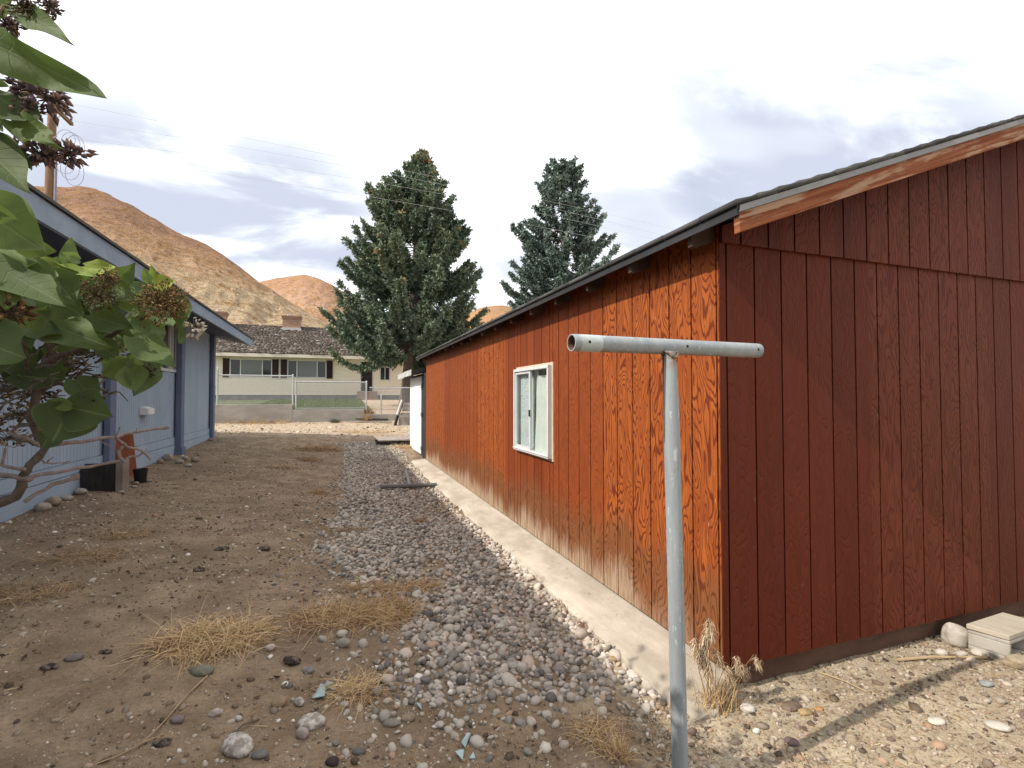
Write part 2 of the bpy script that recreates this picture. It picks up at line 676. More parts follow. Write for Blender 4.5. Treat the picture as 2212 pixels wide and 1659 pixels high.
xs = np.concatenate([-np.geomspace(1600, 4.45, 46)[:-1], np.arange(-4.45, 4.6, .036), np.geomspace(4.6, 1600, 46)])
ys = np.concatenate([-np.geomspace(600, 1.0, 26), np.arange(-.9, .55, .2), np.arange(.6, 8, .034), np.arange(8.03, 20.9, .08),
                     np.array([20.94, 20.98, 21.02, 21.06, 21.11, 21.16]), np.arange(21.3, 36, .25), np.geomspace(36.3, 2600, 60)])
ys = np.unique(ys)
GX, GY = np.meshgrid(xs, ys)
GZ = gz(GX, GY)
nx, ny = len(xs), len(ys)
ii = (np.arange(ny - 1)[:, None] * nx + np.arange(nx - 1)[None]).ravel()
g = npmesh('ground', np.stack([GX, GY, GZ], -1).reshape(-1, 3), np.stack([ii, ii + 1, ii + nx + 1, ii + nx], -1), M_GROUND, smooth=True)
tag(g, 'bare brown dirt yard between the two wooden buildings, sandy beyond', 'ground', kind='structure')

# ================================================================== hills
def hill(name, prof, R, mat, seed, label, amp=1.0):
    px = np.array([q[0] for q in prof], float)
    az, el = [], []
    for q in prof:
        r = ray(*q)
        az.append(math.atan2(r.x, r.y))
        el.append(math.atan2(r.z, math.hypot(r.x, r.y)))
    az, el = np.array(az), np.array(el)
    na, nr = 700, 220
    A = np.linspace(az[0], az[-1], na)
    E = np.interp(A, az, el)
    rr = np.concatenate([np.linspace(.42, 1.0, nr - 24), np.linspace(1.01, 1.5, 24)])
    ker = np.hanning(41)
    E = np.convolve(np.pad(E, 20, mode='edge'), ker / ker.sum(), 'valid')
    H = np.tan(E) * R - .3
    prof_r = np.where(rr <= 1, ss(0, 1, (rr - .42) / .58) * .35 + .65 * ((rr - .42) / .58), 1 - ss(1.0, 1.6, rr) * .8)
    AA, RRr = np.meshgrid(A, rr)
    Z = H[None] * prof_r[:, None] + 1.6
    X = np.sin(AA) * RRr * R
    Y = np.cos(AA) * RRr * R
    s = 60.0 / R
    rdg = 1 - 2 * np.abs(fbm(X * .06 * s * 2, Y * .06 * s * 2 + Z * .03, seed + 17, 5) * 1.6)
    rdg2 = 1 - 2 * np.abs(fbm(X * .25 * s * 2, Y * .25 * s * 2, seed + 27, 4) * 1.6)
    n = rdg * 3.2 + rdg2 * 1.5 + fbm(X * .035 * s * 2, Y * .035 * s * 2, seed, 5) * 8 + fbm(X * .2 * s * 2, Y * .2 * s * 2, seed + 9, 4) * 2.6
    wv = .16 * fbm(AA * 5, RRr * 5, seed + 2, 3)
    gul = np.abs(fbm(AA * 15 + wv * 9, RRr * 4.5 + wv * 6, seed + 4, 5)) * -9 * (1 - .75 * ss(.78, 1.0, RRr))
    edge = np.minimum(ss(.42, .6, RRr), 1)
    Z = Z + (n + gul) * amp * R / 300.0 * edge * .42
    ii = (np.arange(nr - 1)[:, None] * na + np.arange(na - 1)[None]).ravel()
    o = npmesh(name, np.stack([X, Y, Z], -1).reshape(-1, 3), np.stack([ii, ii + 1, ii + na + 1, ii + na], -1), mat, smooth=True)
    tag(o, label, 'hill', kind='structure')
    return o


def hill_mat(name, low, midc, top, z0, z1, f, speck=.5):
    k = NT(name)
    p = k.pos()
    x, y, z = k.xyz(p)
    a = k.noise(k.scale(p, (f * .12, f * .12, f * .2)), 1, 6, .65)
    b = k.noise(k.scale(p, (f, f, f)), 1, 5, .7)
    c = k.noise(k.scale(p, (f * 2.6, f * 2.6, f * 2.6)), 1, 4, .7)
    h = k.math('ADD', z, k.math('MULTIPLY', k.math('SUBTRACT', a, .5), (z1 - z0) * .9))
    col = k.mix(k.smooth(h, z0, (z0 + z1) / 2), low, midc)
    col = k.mix(k.smooth(h, (z0 + z1) / 2, z1), col, top)
    rock_ = k.noise(k.vec(k.math('MULTIPLY', x, f * .5), k.math('MULTIPLY', y, f * .5), k.math('MULTIPLY', z, f * .9)), 1, 6, .75, .6)
    col = k.mix(k.math('MULTIPLY', k.smooth(rock_, .51, .57), .75), col, (.33, .18, .07))
    col = k.mix(k.math('MULTIPLY', k.smooth(b, .50, .66), speck), col, (.12, .075, .05))
    col = k.mix(k.math('MULTIPLY', k.smooth(c, .54, .7), .45), col, (.60, .44, .28))
    k.bump(k.math('ADD', b, k.math('MULTIPLY', a, 1.6)), 1.0, 3.0)
    return k.done(col, 1.0, .05)


hill('hill', [(-420, 520), (-200, 430), (0, 405), (60, 412), (140, 423), (168, 419), (205, 425), (250, 443), (300, 468), (340, 490), (380, 515),
              (430, 535), (480, 560), (520, 585), (560, 612), (600, 640), (650, 672), (700, 705), (760, 742), (840, 790), (900, 830)],
     300, hill_mat('hill_scrub', (.52, .40, .26), (.42, .27, .16), (.32, .19, .13), 40, 80, .38), 21,
     'large bare tan and rust hillside rising behind the blue house', 1.5)
hill('hill', [(430, 700), (500, 650), (560, 618), (600, 607), (630, 603), (655, 600), (690, 606), (722, 622), (750, 640), (800, 680), (860, 715), (960, 760), (1030, 800)],
     560, hill_mat('hill_red', (.41, .26, .175), (.37, .22, .145), (.28, .17, .13), 70, 150, .16, .45), 35,
     'rounded red-brown hill with a rocky crest left of the big spruce', 1.3)
hill('hill', [(900, 760), (980, 700), (1030, 669), (1062, 661), (1090, 661), (1125, 672), (1190, 700), (1300, 690), (1450, 715), (1650, 760), (1900, 800)],
     900, hill_mat('hill_far', (.36, .22, .12), (.36, .20, .11), (.27, .20, .11), 60, 190, .16, .4), 52,
     'small distant brown hilltop seen between the two spruces', .6)
# ================================================================== red workshop
WX, WY = 2.01, 2.20          # long wall plane, gable wall plane
YE = 11.82                   # far end of the long wall
ZS = .107                    # foot of the siding
EX, RY, SL, EZ = 1.82, 1.87, .371, 2.55
RX, XR = 5.6, 9.2            # ridge, right wall


def roofz(x):
    return EZ + SL * (x - EX) if x < RX else EZ + SL * (2 * RX - EX - x)


M_SIDE = siding_mat('stained_siding', 'Y', 2.225, .21, 1.0, True)
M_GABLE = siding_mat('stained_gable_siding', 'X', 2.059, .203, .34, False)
M_GROOVE = painted('dark_groove_backing', (.045, .012, .008), (.03, .01, .008), .9)  # dark tone of the wall core, seen between the boards
M_FOUND = painted('brown_foundation', (.085, .045, .03), (.14, .08, .055), .9, (2, 2, 6), .4)
M_CONC = painted('pale_concrete', (.36, .315, .25), (.53, .475, .395), .95, (3.2, 1.6, 3.2), .8, (.27, .215, .155), .75, 70)
M_SHING = tinted('asphalt_shingle', [(0, (.05, .05, .05)), (1, (.11, .108, .105))], .95, .6, 160)
M_DRIP = painted('galvanized_drip_edge', (.20, .21, .22), (.27, .27, .27), .5, (2, 2, 2), .1)
M_BLACK = painted('black_metal_edge', (.016, .017, .020), (.03, .03, .035), .45)
k = NT('peeling_red_barge')
x, y, z = k.xyz()
al = k.math('SUBTRACT', z, k.math('MULTIPLY', x, SL))
g_ = k.noise(k.vec(k.math('MULTIPLY', x, 1.5), 0.0, k.math('MULTIPLY', al, 55.0)), 1, 5, .65, .5)
b_ = k.noise(k.vec(k.math('MULTIPLY', x, 2.2), 0.0, k.math('MULTIPLY', al, 14.0)), 1, 4, .65)
col = k.mix(k.smooth(g_, .34, .66), (.17, .045, .019), (.30, .11, .05))
col = k.mix(k.math('MULTIPLY', k.smooth(k.math('ADD', b_, k.math('MULTIPLY', g_, .35)), .66, .78), .7), col, (.44, .31, .21))
k.bump(g_, .6, .006)
M_BARGE = k.done(col, .85, .2)
M_RAFT = plank_mat('weathered_rafter', (.04, .022, .017), (.07, .042, .032), (.12, .09, .075), 0)
M_SOFF = painted('dark_roof_deck', (.035, .02, .016), (.055, .03, .022), .9)
M_ALU = painted('white_aluminium', (.56, .575, .58), (.64, .645, .64), .4, (4, 4, 4), .05)
M_ALUG = painted('grey_aluminium', (.50, .53, .55), (.58, .60, .61), .38, (4, 4, 4), .05)
M_FLANGE = plank_mat('window_nail_flange', (.50, .36, .26), (.60, .48, .38), (.42, .22, .12), 2, (20, 3, 20))

red = tag(empty('wooden_workshop', (WX, WY, 0)), 'long red-stained wooden workshop with grooved plywood siding and dark low roof', 'building')


def boards(mb, e, f0, f1, zb, zt, axis, gap=.012):
    """vertical boards between edges e, from plane f0 (front) to f1; zb, zt functions of u"""
    for a, b in zip(e[:-1], e[1:]):
        a2, b2 = a + gap / 2, b - gap / 2
        pr = []
        for zf in (zb, zt):
            for (u, f) in ((a2, f0), (b2, f0), (b2, f1), (a2, f1)):
                uu = u
                pr.append((f, uu, zf(uu)) if axis == 'Y' else (uu, f, zf(uu)))
        mb.hexa(pr)


win = dict(y0=4.46, y1=5.47, z0=.985, z1=1.915)
# long wall: boards left open round the window
e = [WY]
u = 2.225
while u < YE:
    e.append(u)
    u += .21
e.append(YE)
b = MB()
for a_, b_ in zip(e[:-1], e[1:]):
    zt = roofz(WX) - .03
    cuts = [(a_, b_, ZS, zt)]
    lo, hi = max(a_, win['y0']), min(b_, win['y1'])
    if hi - lo > 0:
        cuts = []
        if lo - a_ > .02:
            cuts.append((a_, lo, ZS, zt))
        if b_ - hi > .02:
            cuts.append((hi, b_, ZS, zt))
        cuts += [(lo, hi, ZS, win['z0']), (lo, hi, win['z1'], zt)]
    for (c, d, z0, z1) in cuts:
        boards(b, [c, d], WX, WX + .02, lambda q: z0, lambda q: z1, 'Y')
b.build('side_siding', M_SIDE, red)
b = MB()
for (c, d, z0, z1) in ((WY, win['y0'], .05, 2.56), (win['y1'], YE, .05, 2.56), (win['y0'], win['y1'], .05, win['z0']), (win['y0'], win['y1'], win['z1'], 2.56)):
    b.box(WX + .014, WX + .10, c + .03, d - .002, z0 + .02, z1)
b.box(WX + .03, XR - .03, WY + .016, WY + .1, ZS + .02, 2.5)
b.prism([(WX + .03, WY + .018, 2.5), (XR - .03, WY + .018, 2.5), (XR - .03, WY + .018, roofz(XR - .03) - .07), (RX, WY + .018, roofz(RX) - .07), (WX + .03, WY + .018, roofz(WX + .03) - .07)], (0, .08, 0))
b.box(XR - .1, XR, WY + .02, YE, .0, 2.5)
b.box(WX + .1, XR - .1, YE - .1, YE - .002, .0, 2.5)
b.prism([(WX + .1, YE - .1, 2.5), (XR - .1, YE - .1, 2.5), (RX, YE - .1, roofz(RX) - .07)], (0, .09, 0))
b.build('wall_core', M_GROOVE, red)
# gable wall, lower boards and the upper panel that laps over them
ge = [WX - .004, 2.059] + [2.059 + .203 * i for i in range(1, 35)] + [XR]
b = MB()
boards(b, ge, WY, WY + .02, lambda q: ZS - .006, lambda q: min(2.50, roofz(q) - .1), 'X')
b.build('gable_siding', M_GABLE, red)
ue = [WX - .002] + [2.145 + .203 * i for i in range(0, 34)] + [XR]
b = MB()
for a_, b_ in zip(ue[:-1], ue[1:]):
    boards(b, [a_, b_], WY - .022, WY - .002, lambda q: min(2.46, roofz(q) - .075), lambda q: roofz(q) - .07, 'X')
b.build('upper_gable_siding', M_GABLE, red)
b = MB()
b.box(WX + .05, XR, WY + .05, WY + .2, -.4, ZS + .015)
b.build('gable_foundation', M_FOUND, red)
# concrete ledge along the long wall
ny_ = 110
yy = np.concatenate([[2.03, 2.08, 2.13], np.linspace(2.2, YE + .25, ny_ - 3)])
prof = []
rnd = np.random.default_rng(3)
for i, yv in enumerate(yy):
    j = .018 * fbm(yv * 2.2, 3.3, 5, 4) * 2
    e2 = 1.66 - .02 + j * 2.2 + (.05 if yv < 2.1 else 0)
    rt = WX + .04 - (0 if yv > 2.19 else .20 * (2.21 - yv) / .18 + .03)
    dz_ = 0 if yv > 2.19 else -.075 * (2.2 - yv) / .17
    prof.append([(rt, yv, ZS - .012 + dz_), (min(WX - .12, rt - .03), yv, ZS - .028 + j * .3 + dz_), (e2 + .08, yv, .058 + j * .4 + dz_ * .5), (e2 + .012, yv, .04 + j * .5 + dz_ * .5), (e2, yv, .022 + dz_ * .3), (e2 - .015, yv, -.2), (rt, yv, -.2)])
prof = np.array(prof)
m_ = prof.shape[1]
fc = []
for i in range(ny_ - 1):
    for j in range(m_):
        j2 = (j + 1) % m_
        fc.append((i * m_ + j, i * m_ + j2, (i + 1) * m_ + j2, (i + 1) * m_ + j))
b = MB()
b.add(prof.reshape(-1, 3).tolist(), fc + [tuple(range(m_)), tuple((ny_ - 1) * m_ + q for q in reversed(range(m_)))])
b.build('concrete_ledge', M_CONC, red)

# roof
b = MB()
for sgn in (0, 1):
    f = (lambda q: q) if not sgn else (lambda q: 2 * RX - q)
    pr = [(f(EX + .015), RY + .01, EZ - .045), (f(RX), RY + .01, roofz(RX) - .045), (f(RX), RY + .01, roofz(RX) - .024), (f(EX + .015), RY + .01, EZ - .024)]
    b.prism(pr, (0, YE + .36 - RY - .01, 0))
rf = b.build('roof', M_SOFF, red)
V, Fc, T = [], [], []
course = .135
for side in (0, 1):
    nrow = int((RX - EX) / course) + 1
    for r in range(nrow):
        x0 = EX - .012 + r * course
        x1 = min(x0 + course + .02, RX)
        if x0 >= RX:
            break
        yv = RY - .012 - rnd.uniform(0, .3)
        while yv < YE + .36:
            y1 = yv + rnd.uniform(.28, .34)
            ya, yb = max(yv, RY - .012 + rnd.uniform(0, .006)), min(y1 - .004, YE + .37)
            if yb > ya + .02:
                h = .006 + rnd.uniform(0, .004)
                q = lambda xx: 2 * RX - xx if side else xx
                base = len(V)
                za, zb = EZ + SL * (x0 - EX), EZ + SL * (x1 - EX)
                lo = -.022
                V += [(q(x0), ya, za + lo), (q(x0), yb, za + lo), (q(x1), yb, zb + lo), (q(x1), ya, zb + lo),
                      (q(x0), ya, za + h), (q(x0), yb, za + h), (q(x1), yb, zb - .004), (q(x1), ya, zb - .004)]
                T += [rnd.random()] * 8
                for fq in ((0, 3, 2, 1), (4, 5, 6, 7), (0, 1, 5, 4), (1, 2, 6, 5), (2, 3, 7, 6), (3, 0, 4, 7)):
                    Fc.append([base + t for t in fq])
            yv = y1
npmesh('shingles', V, Fc, M_SHING, rf, tint=T)
b = MB()
b.prism([(EX, RY, EZ - .07), (EX, RY, EZ - .018), (EX + .012, RY, EZ - .018), (EX + .012, RY, EZ - .07)], (0, YE + .36 - RY, 0))
b.build('eave_drip_edge', M_BLACK, red)
b = MB()
for sgn in (0, 1):
    f = (lambda q: q) if not sgn else (lambda q: 2 * RX - q)
    b.prism([(f(EX + .014), RY - .006, EZ - .053), (f(RX), RY - .006, roofz(RX) - .053), (f(RX), RY - .006, roofz(RX) - .021), (f(EX + .014), RY - .006, EZ - .021)], (0, .014, 0))
b.build('rake_drip_edge', M_DRIP, red)
for sgn in (0, 1):
    b = MB()
    f = (lambda q: q) if not sgn else (lambda q: 2 * RX - q)
    b.prism([(f(EX + .02), RY + .002, EZ - .15), (f(RX), RY + .002, roofz(RX) - .155), (f(RX), RY + .002, roofz(RX) - .054), (f(EX + .016), RY + .002, EZ - .054)], (0, .036, 0))
    b.build('barge_board', M_BARGE, red)
b = MB()
for i in range(17):
    yv = 2.235 + .605 * i
    b2 = MB()
    b2.prism([(EX + .04, yv, EZ - .112), (EX + .03, yv, EZ - .055), (WX + .02, yv, roofz(WX + .02) - .05), (WX + .02, yv, roofz(WX + .02) - .14), (EX + .06, yv, EZ - .12)], (0, .038, 0))
    b2.build('rafter_tail', M_RAFT, red)

# window with its frame, two panes and a curtain
fr = MB()
y0, y1, z0, z1 = win['y0'], win['y1'], win['z0'], win['z1']
xo = WX - .012
for (a0, a1, c0, c1) in ((y0 - .028, y1 + .012, z0 - .026, z0 + .012), (y0 - .028, y1 + .012, z1 - .012, z1 + .026),
                         (y0 - .028, y0 + .012, z0 + .012, z1 - .012), (y1 - .012, y1 + .012, z0 + .012, z1 - .012)):
    fr.box(xo, WX + .001, a0, a1, c0, c1)
wn = fr.build('window', M_FLANGE, red)
b = MB()
t = .032
xa, xb_ = WX - .055, WX + .05
b.box(xa, xb_, y0, y1, z0, z0 + t)
b.box(xa, xb_, y0, y1, z1 - t, z1)
b.box(xa, xb_, y0, y0 + t, z0 + t, z1 - t)
b.box(xa, xb_, y1 - t, y1, z0 + t, z1 - t)
for zz in (z0 + .018,):
    b.box(xa - .008, xa - .001, y0 - .004, y1 + .004, zz, zz + .012)
b.build('window_frame', M_ALU, wn, bevel=.003)
ym = y0 + .53
b = MB()
b.box(xa + .014, xa + .04, ym - .02, ym + .022, z0 + t, z1 - t)
b.box(xa + .014, xa + .04, ym + .022, y1 - t - .001, z0 + t, z0 + t + .03)
b.box(xa + .014, xa + .04, ym + .022, y1 - t - .001, z1 - t - .03, z1 - t)
b.box(xa + .014, xa + .04, y1 - t - .035, y1 - t - .001, z0 + t + .03, z1 - t - .03)
b.build('sliding_sash', M_ALUG, wn, bevel=.002)
k = NT('window_glass')
k.done((.62, .68, .68), .04, .5)
trn = k.n('BsdfTransparent', Color=(.90, .93, .92, 1))
gls = k.n('BsdfGlossy', Color=(.8, .82, .82, 1), Roughness=.03)
mxs = k.n('MixShader', i0=.06, i1=trn.outputs[0], i2=gls.outputs[0])
k.t.links.new(mxs.outputs[0], k.out.inputs[0])
M_GLASS = k.m
b = MB()
b.box(xa + .045, xa + .049, y0 + t, ym, z0 + t, z1 - t)
b.box(xa + .024, xa + .028, ym + .02, y1 - t - .03, z0 + t + .025, z1 - t - .025)
b.build('pane', M_GLASS, wn)
b = MB()
b.box(xa + .002, xa + .013, ym - .022, ym - .002, z0 + .40, z0 + .47)
b.build('latch', M_BLACK, wn)
# curtain cloth behind the right pane, crumpled plastic film behind the left one
k = NT('white_curtain')
p = k.pos()
k.bump(k.noise(k.scale(p, (8, 14, 6)), 1, 4), .4, .02)
M_CURT = k.done((.78, .78, .74), .9, .1)
ncy, ncz = 60, 30
V = []
for i in range(ncz):
    for j in range(ncy):
        fy, fz = j / (ncy - 1), i / (ncz - 1)
        yv = y0 - .05 + fy * (y1 - y0 + .1)
        V.append((WX + .032 + .012 * math.sin(fy * 34 + fz * 3) + .022 * float(fbm(fy * 7, fz * 4, 8, 3)), yv, z0 + .0 + fz * (z1 - z0 - (.09 if fy < .42 else -.02))))
ii = (np.arange(ncz - 1)[:, None] * ncy + np.arange(ncy - 1)[None]).ravel()
npmesh('curtain', V, np.stack([ii, ii + 1, ii + ncy + 1, ii + ncy], -1), M_CURT, wn, smooth=True)
k = NT('plastic_film')
p = k.pos()
k.bump(k.noise(k.scale(p, (10, 9, 60)), 1, 4, .7), .9, .02)
k.done((.72, .75, .76), .5, .5)
M_FILM = k.m
V = []
for i in range(ncz):
    for j in range(ncy):
        fy, fz = j / (ncy - 1), i / (ncz - 1)
        V.append((WX + .018 + .004 * float(fbm(fy * 6, fz * 22, 4, 3)) - .001, ym - .01 + fy * (y1 - ym + .05), z0 + t + .02 + fz * (z1 - z0 - 2 * t - .04)))
npmesh('plastic_film', V, np.stack([ii, ii + 1, ii + ncy + 1, ii + ncy], -1), M_FILM, wn, smooth=True)

# ================================================================== white lean-to behind it
M_WHITE = painted('white_door_paint', (.80, .80, .78), (.84, .84, .83), .6, (3, 3, 3), .15)
M_RECESS = painted('recess_black', (.022, .02, .02), (.035, .03, .03), .7)
M_HALU = painted('white_house_trim', (.74, .74, .72), (.78, .78, .75), .5)
M_GRYF = plank_mat('grey_peeling_board', (.34, .34, .33), (.46, .45, .43), (.62, .60, .56), 1)
sh = tag(empty('storage_shed', (2.0, 12.2, .05)), 'small lean-to shed with a bright white door at the workshop far end', 'shed')
b = MB()
b.box(2.02, 5.0, YE + .02, 12.43, -.1, 2.18)
b.box(2.05, 5.0, 12.43, 14.42, -.1, 2.18)
b.build('wall', M_RECESS, sh)  # black colour stands in for the shaded recess beside the door
b = MB()
b.box(1.985, 2.018, 12.45, 14.38, .16, 2.11)
dr = b.build('door', M_WHITE, sh, bevel=.006)
for zz in (.28, 1.12, 1.82):
    b = MB()
    b.box(1.97, 1.984, 12.36, 12.56, zz, zz + .075)
    b.tube([(1.975, 12.445, zz - .005), (1.975, 12.445, zz + .08)], .014, 8)
    b.build('hinge', M_ALUG, dr)
b = MB()
b.prism([(1.72, YE + .38, 2.14), (1.72, YE + .38, 2.24), (5.2, YE + .38, 3.0), (5.2, YE + .38, 2.9)], (0, 14.95 - YE - .38, 0))
b.build('roof', M_SHING, sh)
b = MB()
b.box(1.70, 1.719, YE + .38, 13.6, 2.12, 2.26)
b.box(1.70, 1.719, 13.61, 14.96, 2.10, 2.245)
b.build('fascia', M_GRYF, sh)

# ================================================================== blue house
A, B_ = 3.08, 2.26
BY0, BY1 = -3.2, 14.62
SZ = .79                    # foot of the grooved siding
WT = 3.18
M_BLUE = painted('pale_blue_siding', (.28, .365, .46), (.335, .415, .51), .75, (1.6, 1.6, .5), .3, (.17, .20, .24), .45)
M_BTRIM = painted('slate_blue_trim', (.115, .145, .225), (.145, .175, .26), .7, (2, 2, 2), .2)
M_BFASC = painted('worn_blue_fascia', (.235, .295, .37), (.29, .35, .42), .75, (1.5, 3, 3), .3, (.11, .12, .14), .5)
M_BGRV = painted('blue_groove', (.10, .13, .19), (.12, .15, .21), .9)
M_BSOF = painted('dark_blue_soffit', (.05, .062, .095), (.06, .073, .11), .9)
M_BROOF = tinted('grey_roof_shingle', [(0, (.10, .095, .09)), (1, (.17, .16, .15))], .95, .5)
blu = tag(empty('house', (-A, BY1, .5)), 'pale blue grooved-board house with slate trim and wide overhanging eave', 'house')
b = MB()
st_ = .082
yv = BY0
bw = dict(y0=3.49 * A, y1=3.775 * A, z0=1.6 + (857 - 806) / 1066 * 10.7, z1=WT - .10)
while yv < BY1 - .01:
    y2 = min(yv + st_, BY1)
    segs = [(SZ, WT)]
    if y2 > bw['y0'] and yv < bw['y1']:
        segs = [(SZ, bw['z0']), (bw['z1'], WT)]
    for (q0, q1) in segs:
        b.box(-A - .015, -A, yv + .0035, y2 - .0035, q0, q1)
    yv = y2
b.build('siding', M_BLUE, blu)
b = MB()
b.box(-A - .16, -A - .008, BY0, bw['y0'], .1, WT + .05)
b.box(-A - .16, -A - .008, bw['y1'], BY1, .1, WT + .05)
b.box(-A - .16, -A - .008, bw['y0'], bw['y1'], .1, bw['z0'])
b.box(-A - .16, -A - .008, bw['y0'], bw['y1'], bw['z1'], WT + .05)
b.box(-A - 7.5, -A - .16, BY1 - .15, BY1 - .01, .1, WT + .05)
b.box(-A - 7.5, -A - .16, BY0, BY0 + .15, .1, WT + .05)
b.box(-A - 7.6, -A - 7.5, BY0, BY1, .1, WT + .05)
b.prism([(-A, BY1 - .15, WT), (-A - 7.5, BY1 - .15, WT), (-A - 3.75, BY1 - .15, WT + .8)], (0, .13, 0))
b.build('wall_core', M_BGRV, blu)
b = MB()
b.box(-A, -A + .022, BY0, BY1, .645, SZ - .006)
b.build('skirt_board', M_BLUE, blu)
b = MB()
b.box(-A, -A + .026, BY0, BY1, .05, .636)
b.build('skirt_board', M_BLUE, blu)
for (ya, yb, ex) in ((2.72 * A, 2.785 * A, .10), (3.765 * A, 3.835 * A, .13), (BY1 - .17, BY1 + .03, .10)):
    b = MB()
    b.box(-A + .027, -A + ex, ya, yb, float(gz(-A + .1, ya)) - .1, WT - .005)
    if 3.7 * A < ya < 4 * A:
        b.box(-A + .02, -A + ex + .03, ya - .03, yb + .03, float(gz(-A + .1, ya)) - .1, float(gz(-A + .1, ya)) + .14)
    b.build('wall_post', M_BTRIM, blu, bevel=.006)
# eave: soffit, fascia, roof
EZ2 = 3.0
b = MB()
ye = 15.45
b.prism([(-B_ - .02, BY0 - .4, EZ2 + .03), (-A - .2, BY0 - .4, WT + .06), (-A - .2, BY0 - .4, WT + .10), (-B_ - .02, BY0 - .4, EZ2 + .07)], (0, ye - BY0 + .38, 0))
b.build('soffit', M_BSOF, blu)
for (ya, yb) in ((BY0 - .4, 8.28), (8.288, 12.9), (12.906, ye)):
    b = MB()
    b.box(-B_ - .02, -B_ + .02, ya, yb, EZ2, EZ2 + .185)
    b.build('fascia', M_BFASC, blu)
b = MB()
rz = lambda x: EZ2 + .20 + .21 * (-B_ - x)
xr = -A - 3.75
for f in (lambda q: q, lambda q: 2 * xr - q):
    b.prism([(f(-B_ + .045), BY0 - .42, rz(-B_ + .045)), (f(xr), BY0 - .42, rz(xr)), (f(xr), BY0 - .42, rz(xr) + .04), (f(-B_ + .045), BY0 - .42, rz(-B_ + .045) + .028)], (0, ye - BY0 + .46, 0))
b.build('roof', M_BROOF, blu)
# high window beside the second post
b = MB()
q = bw
for (a0, a1, c0, c1) in ((q['y0'] - .03, q['y1'] + .03, q['z0'] - .03, q['z0'] + .02), (q['y0'] - .03, q['y1'] + .03, q['z1'] - .02, q['z1'] + .03),
                         (q['y0'] - .03, q['y0'] + .02, q['z0'] + .02, q['z1'] - .02), (q['y1'] - .02, q['y1'] + .03, q['z0'] + .02, q['z1'] - .02),
                         (.5 * (q['y0'] + q['y1']) - .015, .5 * (q['y0'] + q['y1']) + .015, q['z0'] + .02, q['z1'] - .02)):
    b.box(-A - .02, -A + .03, a0, a1, c0, c1)
wn = b.build('window', M_ALUG, blu)
k = NT('dark_glass')
M_DGLASS = k.done((.035, .04, .045), .06, .6)
b = MB()
b.box(-A - .03, -A - .005, q['y0'] + .02, q['y1'] - .02, q['z0'] + .02, q['z1'] - .02)
b.build('pane', M_DGLASS, wn)
b = MB()
b.box(-A - .004, -A + .002, q['y0'] + .46, q['y1'] - .1, q['z0'] + .022, q['z1'] - .022)
b.build('curtain', painted('yellowed_curtain', (.30, .31, .25), (.36, .36, .30), .9), wn)
# dryer vent hood
v0 = on_x(300.5, 897, -A)
v1 = on_x(315, 878, -A)
b = MB()
yv0, yv1, zv0, zv1 = v0.y, v1.y, v0.z, v1.z
b.prism([(-A, yv0, zv0), (-A + .13, yv0, zv0 + .01), (-A + .13, yv0, zv0 + .10), (-A + .05, yv0, zv1), (-A, yv0, zv1)], (0, min(yv1 - yv0, .34), 0))
b.build('dryer_vent', painted('white_plastic', (.68, .68, .68), (.74, .74, .74), .5), blu, bevel=.006)
b = MB()
c = on_x(462, 841, -A + .05)
b.box(-A - .08, -A + .08, BY1 + .032, BY1 + .16, c.z - .11, c.z + .11)
b.build('electrical_box', painted('grey_box', (.17, .18, .20), (.22, .22, .24), .5), blu, bevel=.01)

# ================================================================== yellow house behind the fence
YH = 35.0
M_CREAM = painted('cream_siding', (.91, .835, .70), (.92, .85, .72), .7, (.6, .6, .6), .1)
M_CTRIM = painted('cream_trim', (.84, .77, .66), (.86, .79, .69), .7)
M_GFOUND = painted('grey_foundation', (.24, .25, .24), (.30, .31, .29), .95)
M_SHUT = painted('maroon_shutter', (.030, .014, .014), (.045, .02, .018), .6)
M_SHAKE = tinted('wood_shake', [(0, (.07, .056, .047)), (.4, (.12, .097, .082)), (.75, (.18, .15, .13)), (.92, (.27, .235, .21)), (1, (.50, .46, .42))], .95, .6, 30)
M_BRICK = None
hx0 = on_y(300, 853, YH).x
hx1 = on_y(1150, 853, YH).x
base = on_y(466, 853, YH).z
gr_z = base - .48
cr = lambda cx, cy: (( 580 + cx / 2.88) * .72, (850 + cy / 2.88) * .72)
yh = tag(empty('ranch_house', (on_y(640, 853, YH).x, YH, gr_z)), 'cream single-storey ranch house with shake roof and dark maroon shutters', 'house')
top = on_y(*cr(640, 640), YH).z
wins = []
for (xa_, xb2) in ((316, 682), (814, 1150)):
    wins.append((on_y(*cr(xa_, 700), YH).x, on_y(*cr(xb2, 700), YH).x))
wz0 = on_y(*cr(500, 812), YH).z
wz1 = on_y(*cr(500, 655), YH).z
dx0, dx1 = on_y(*cr(1442, 900), YH).x, on_y(*cr(1553, 900), YH).x
dz0 = on_y(*cr(1500, 932), YH).z
dz1 = dz0 + 2.05
w2 = (on_y(*cr(1612, 780), YH).x, on_y(*cr(1698, 780), YH).x)
w2z = (on_y(*cr(1650, 838), YH).z, on_y(*cr(1650, 722), YH).z)
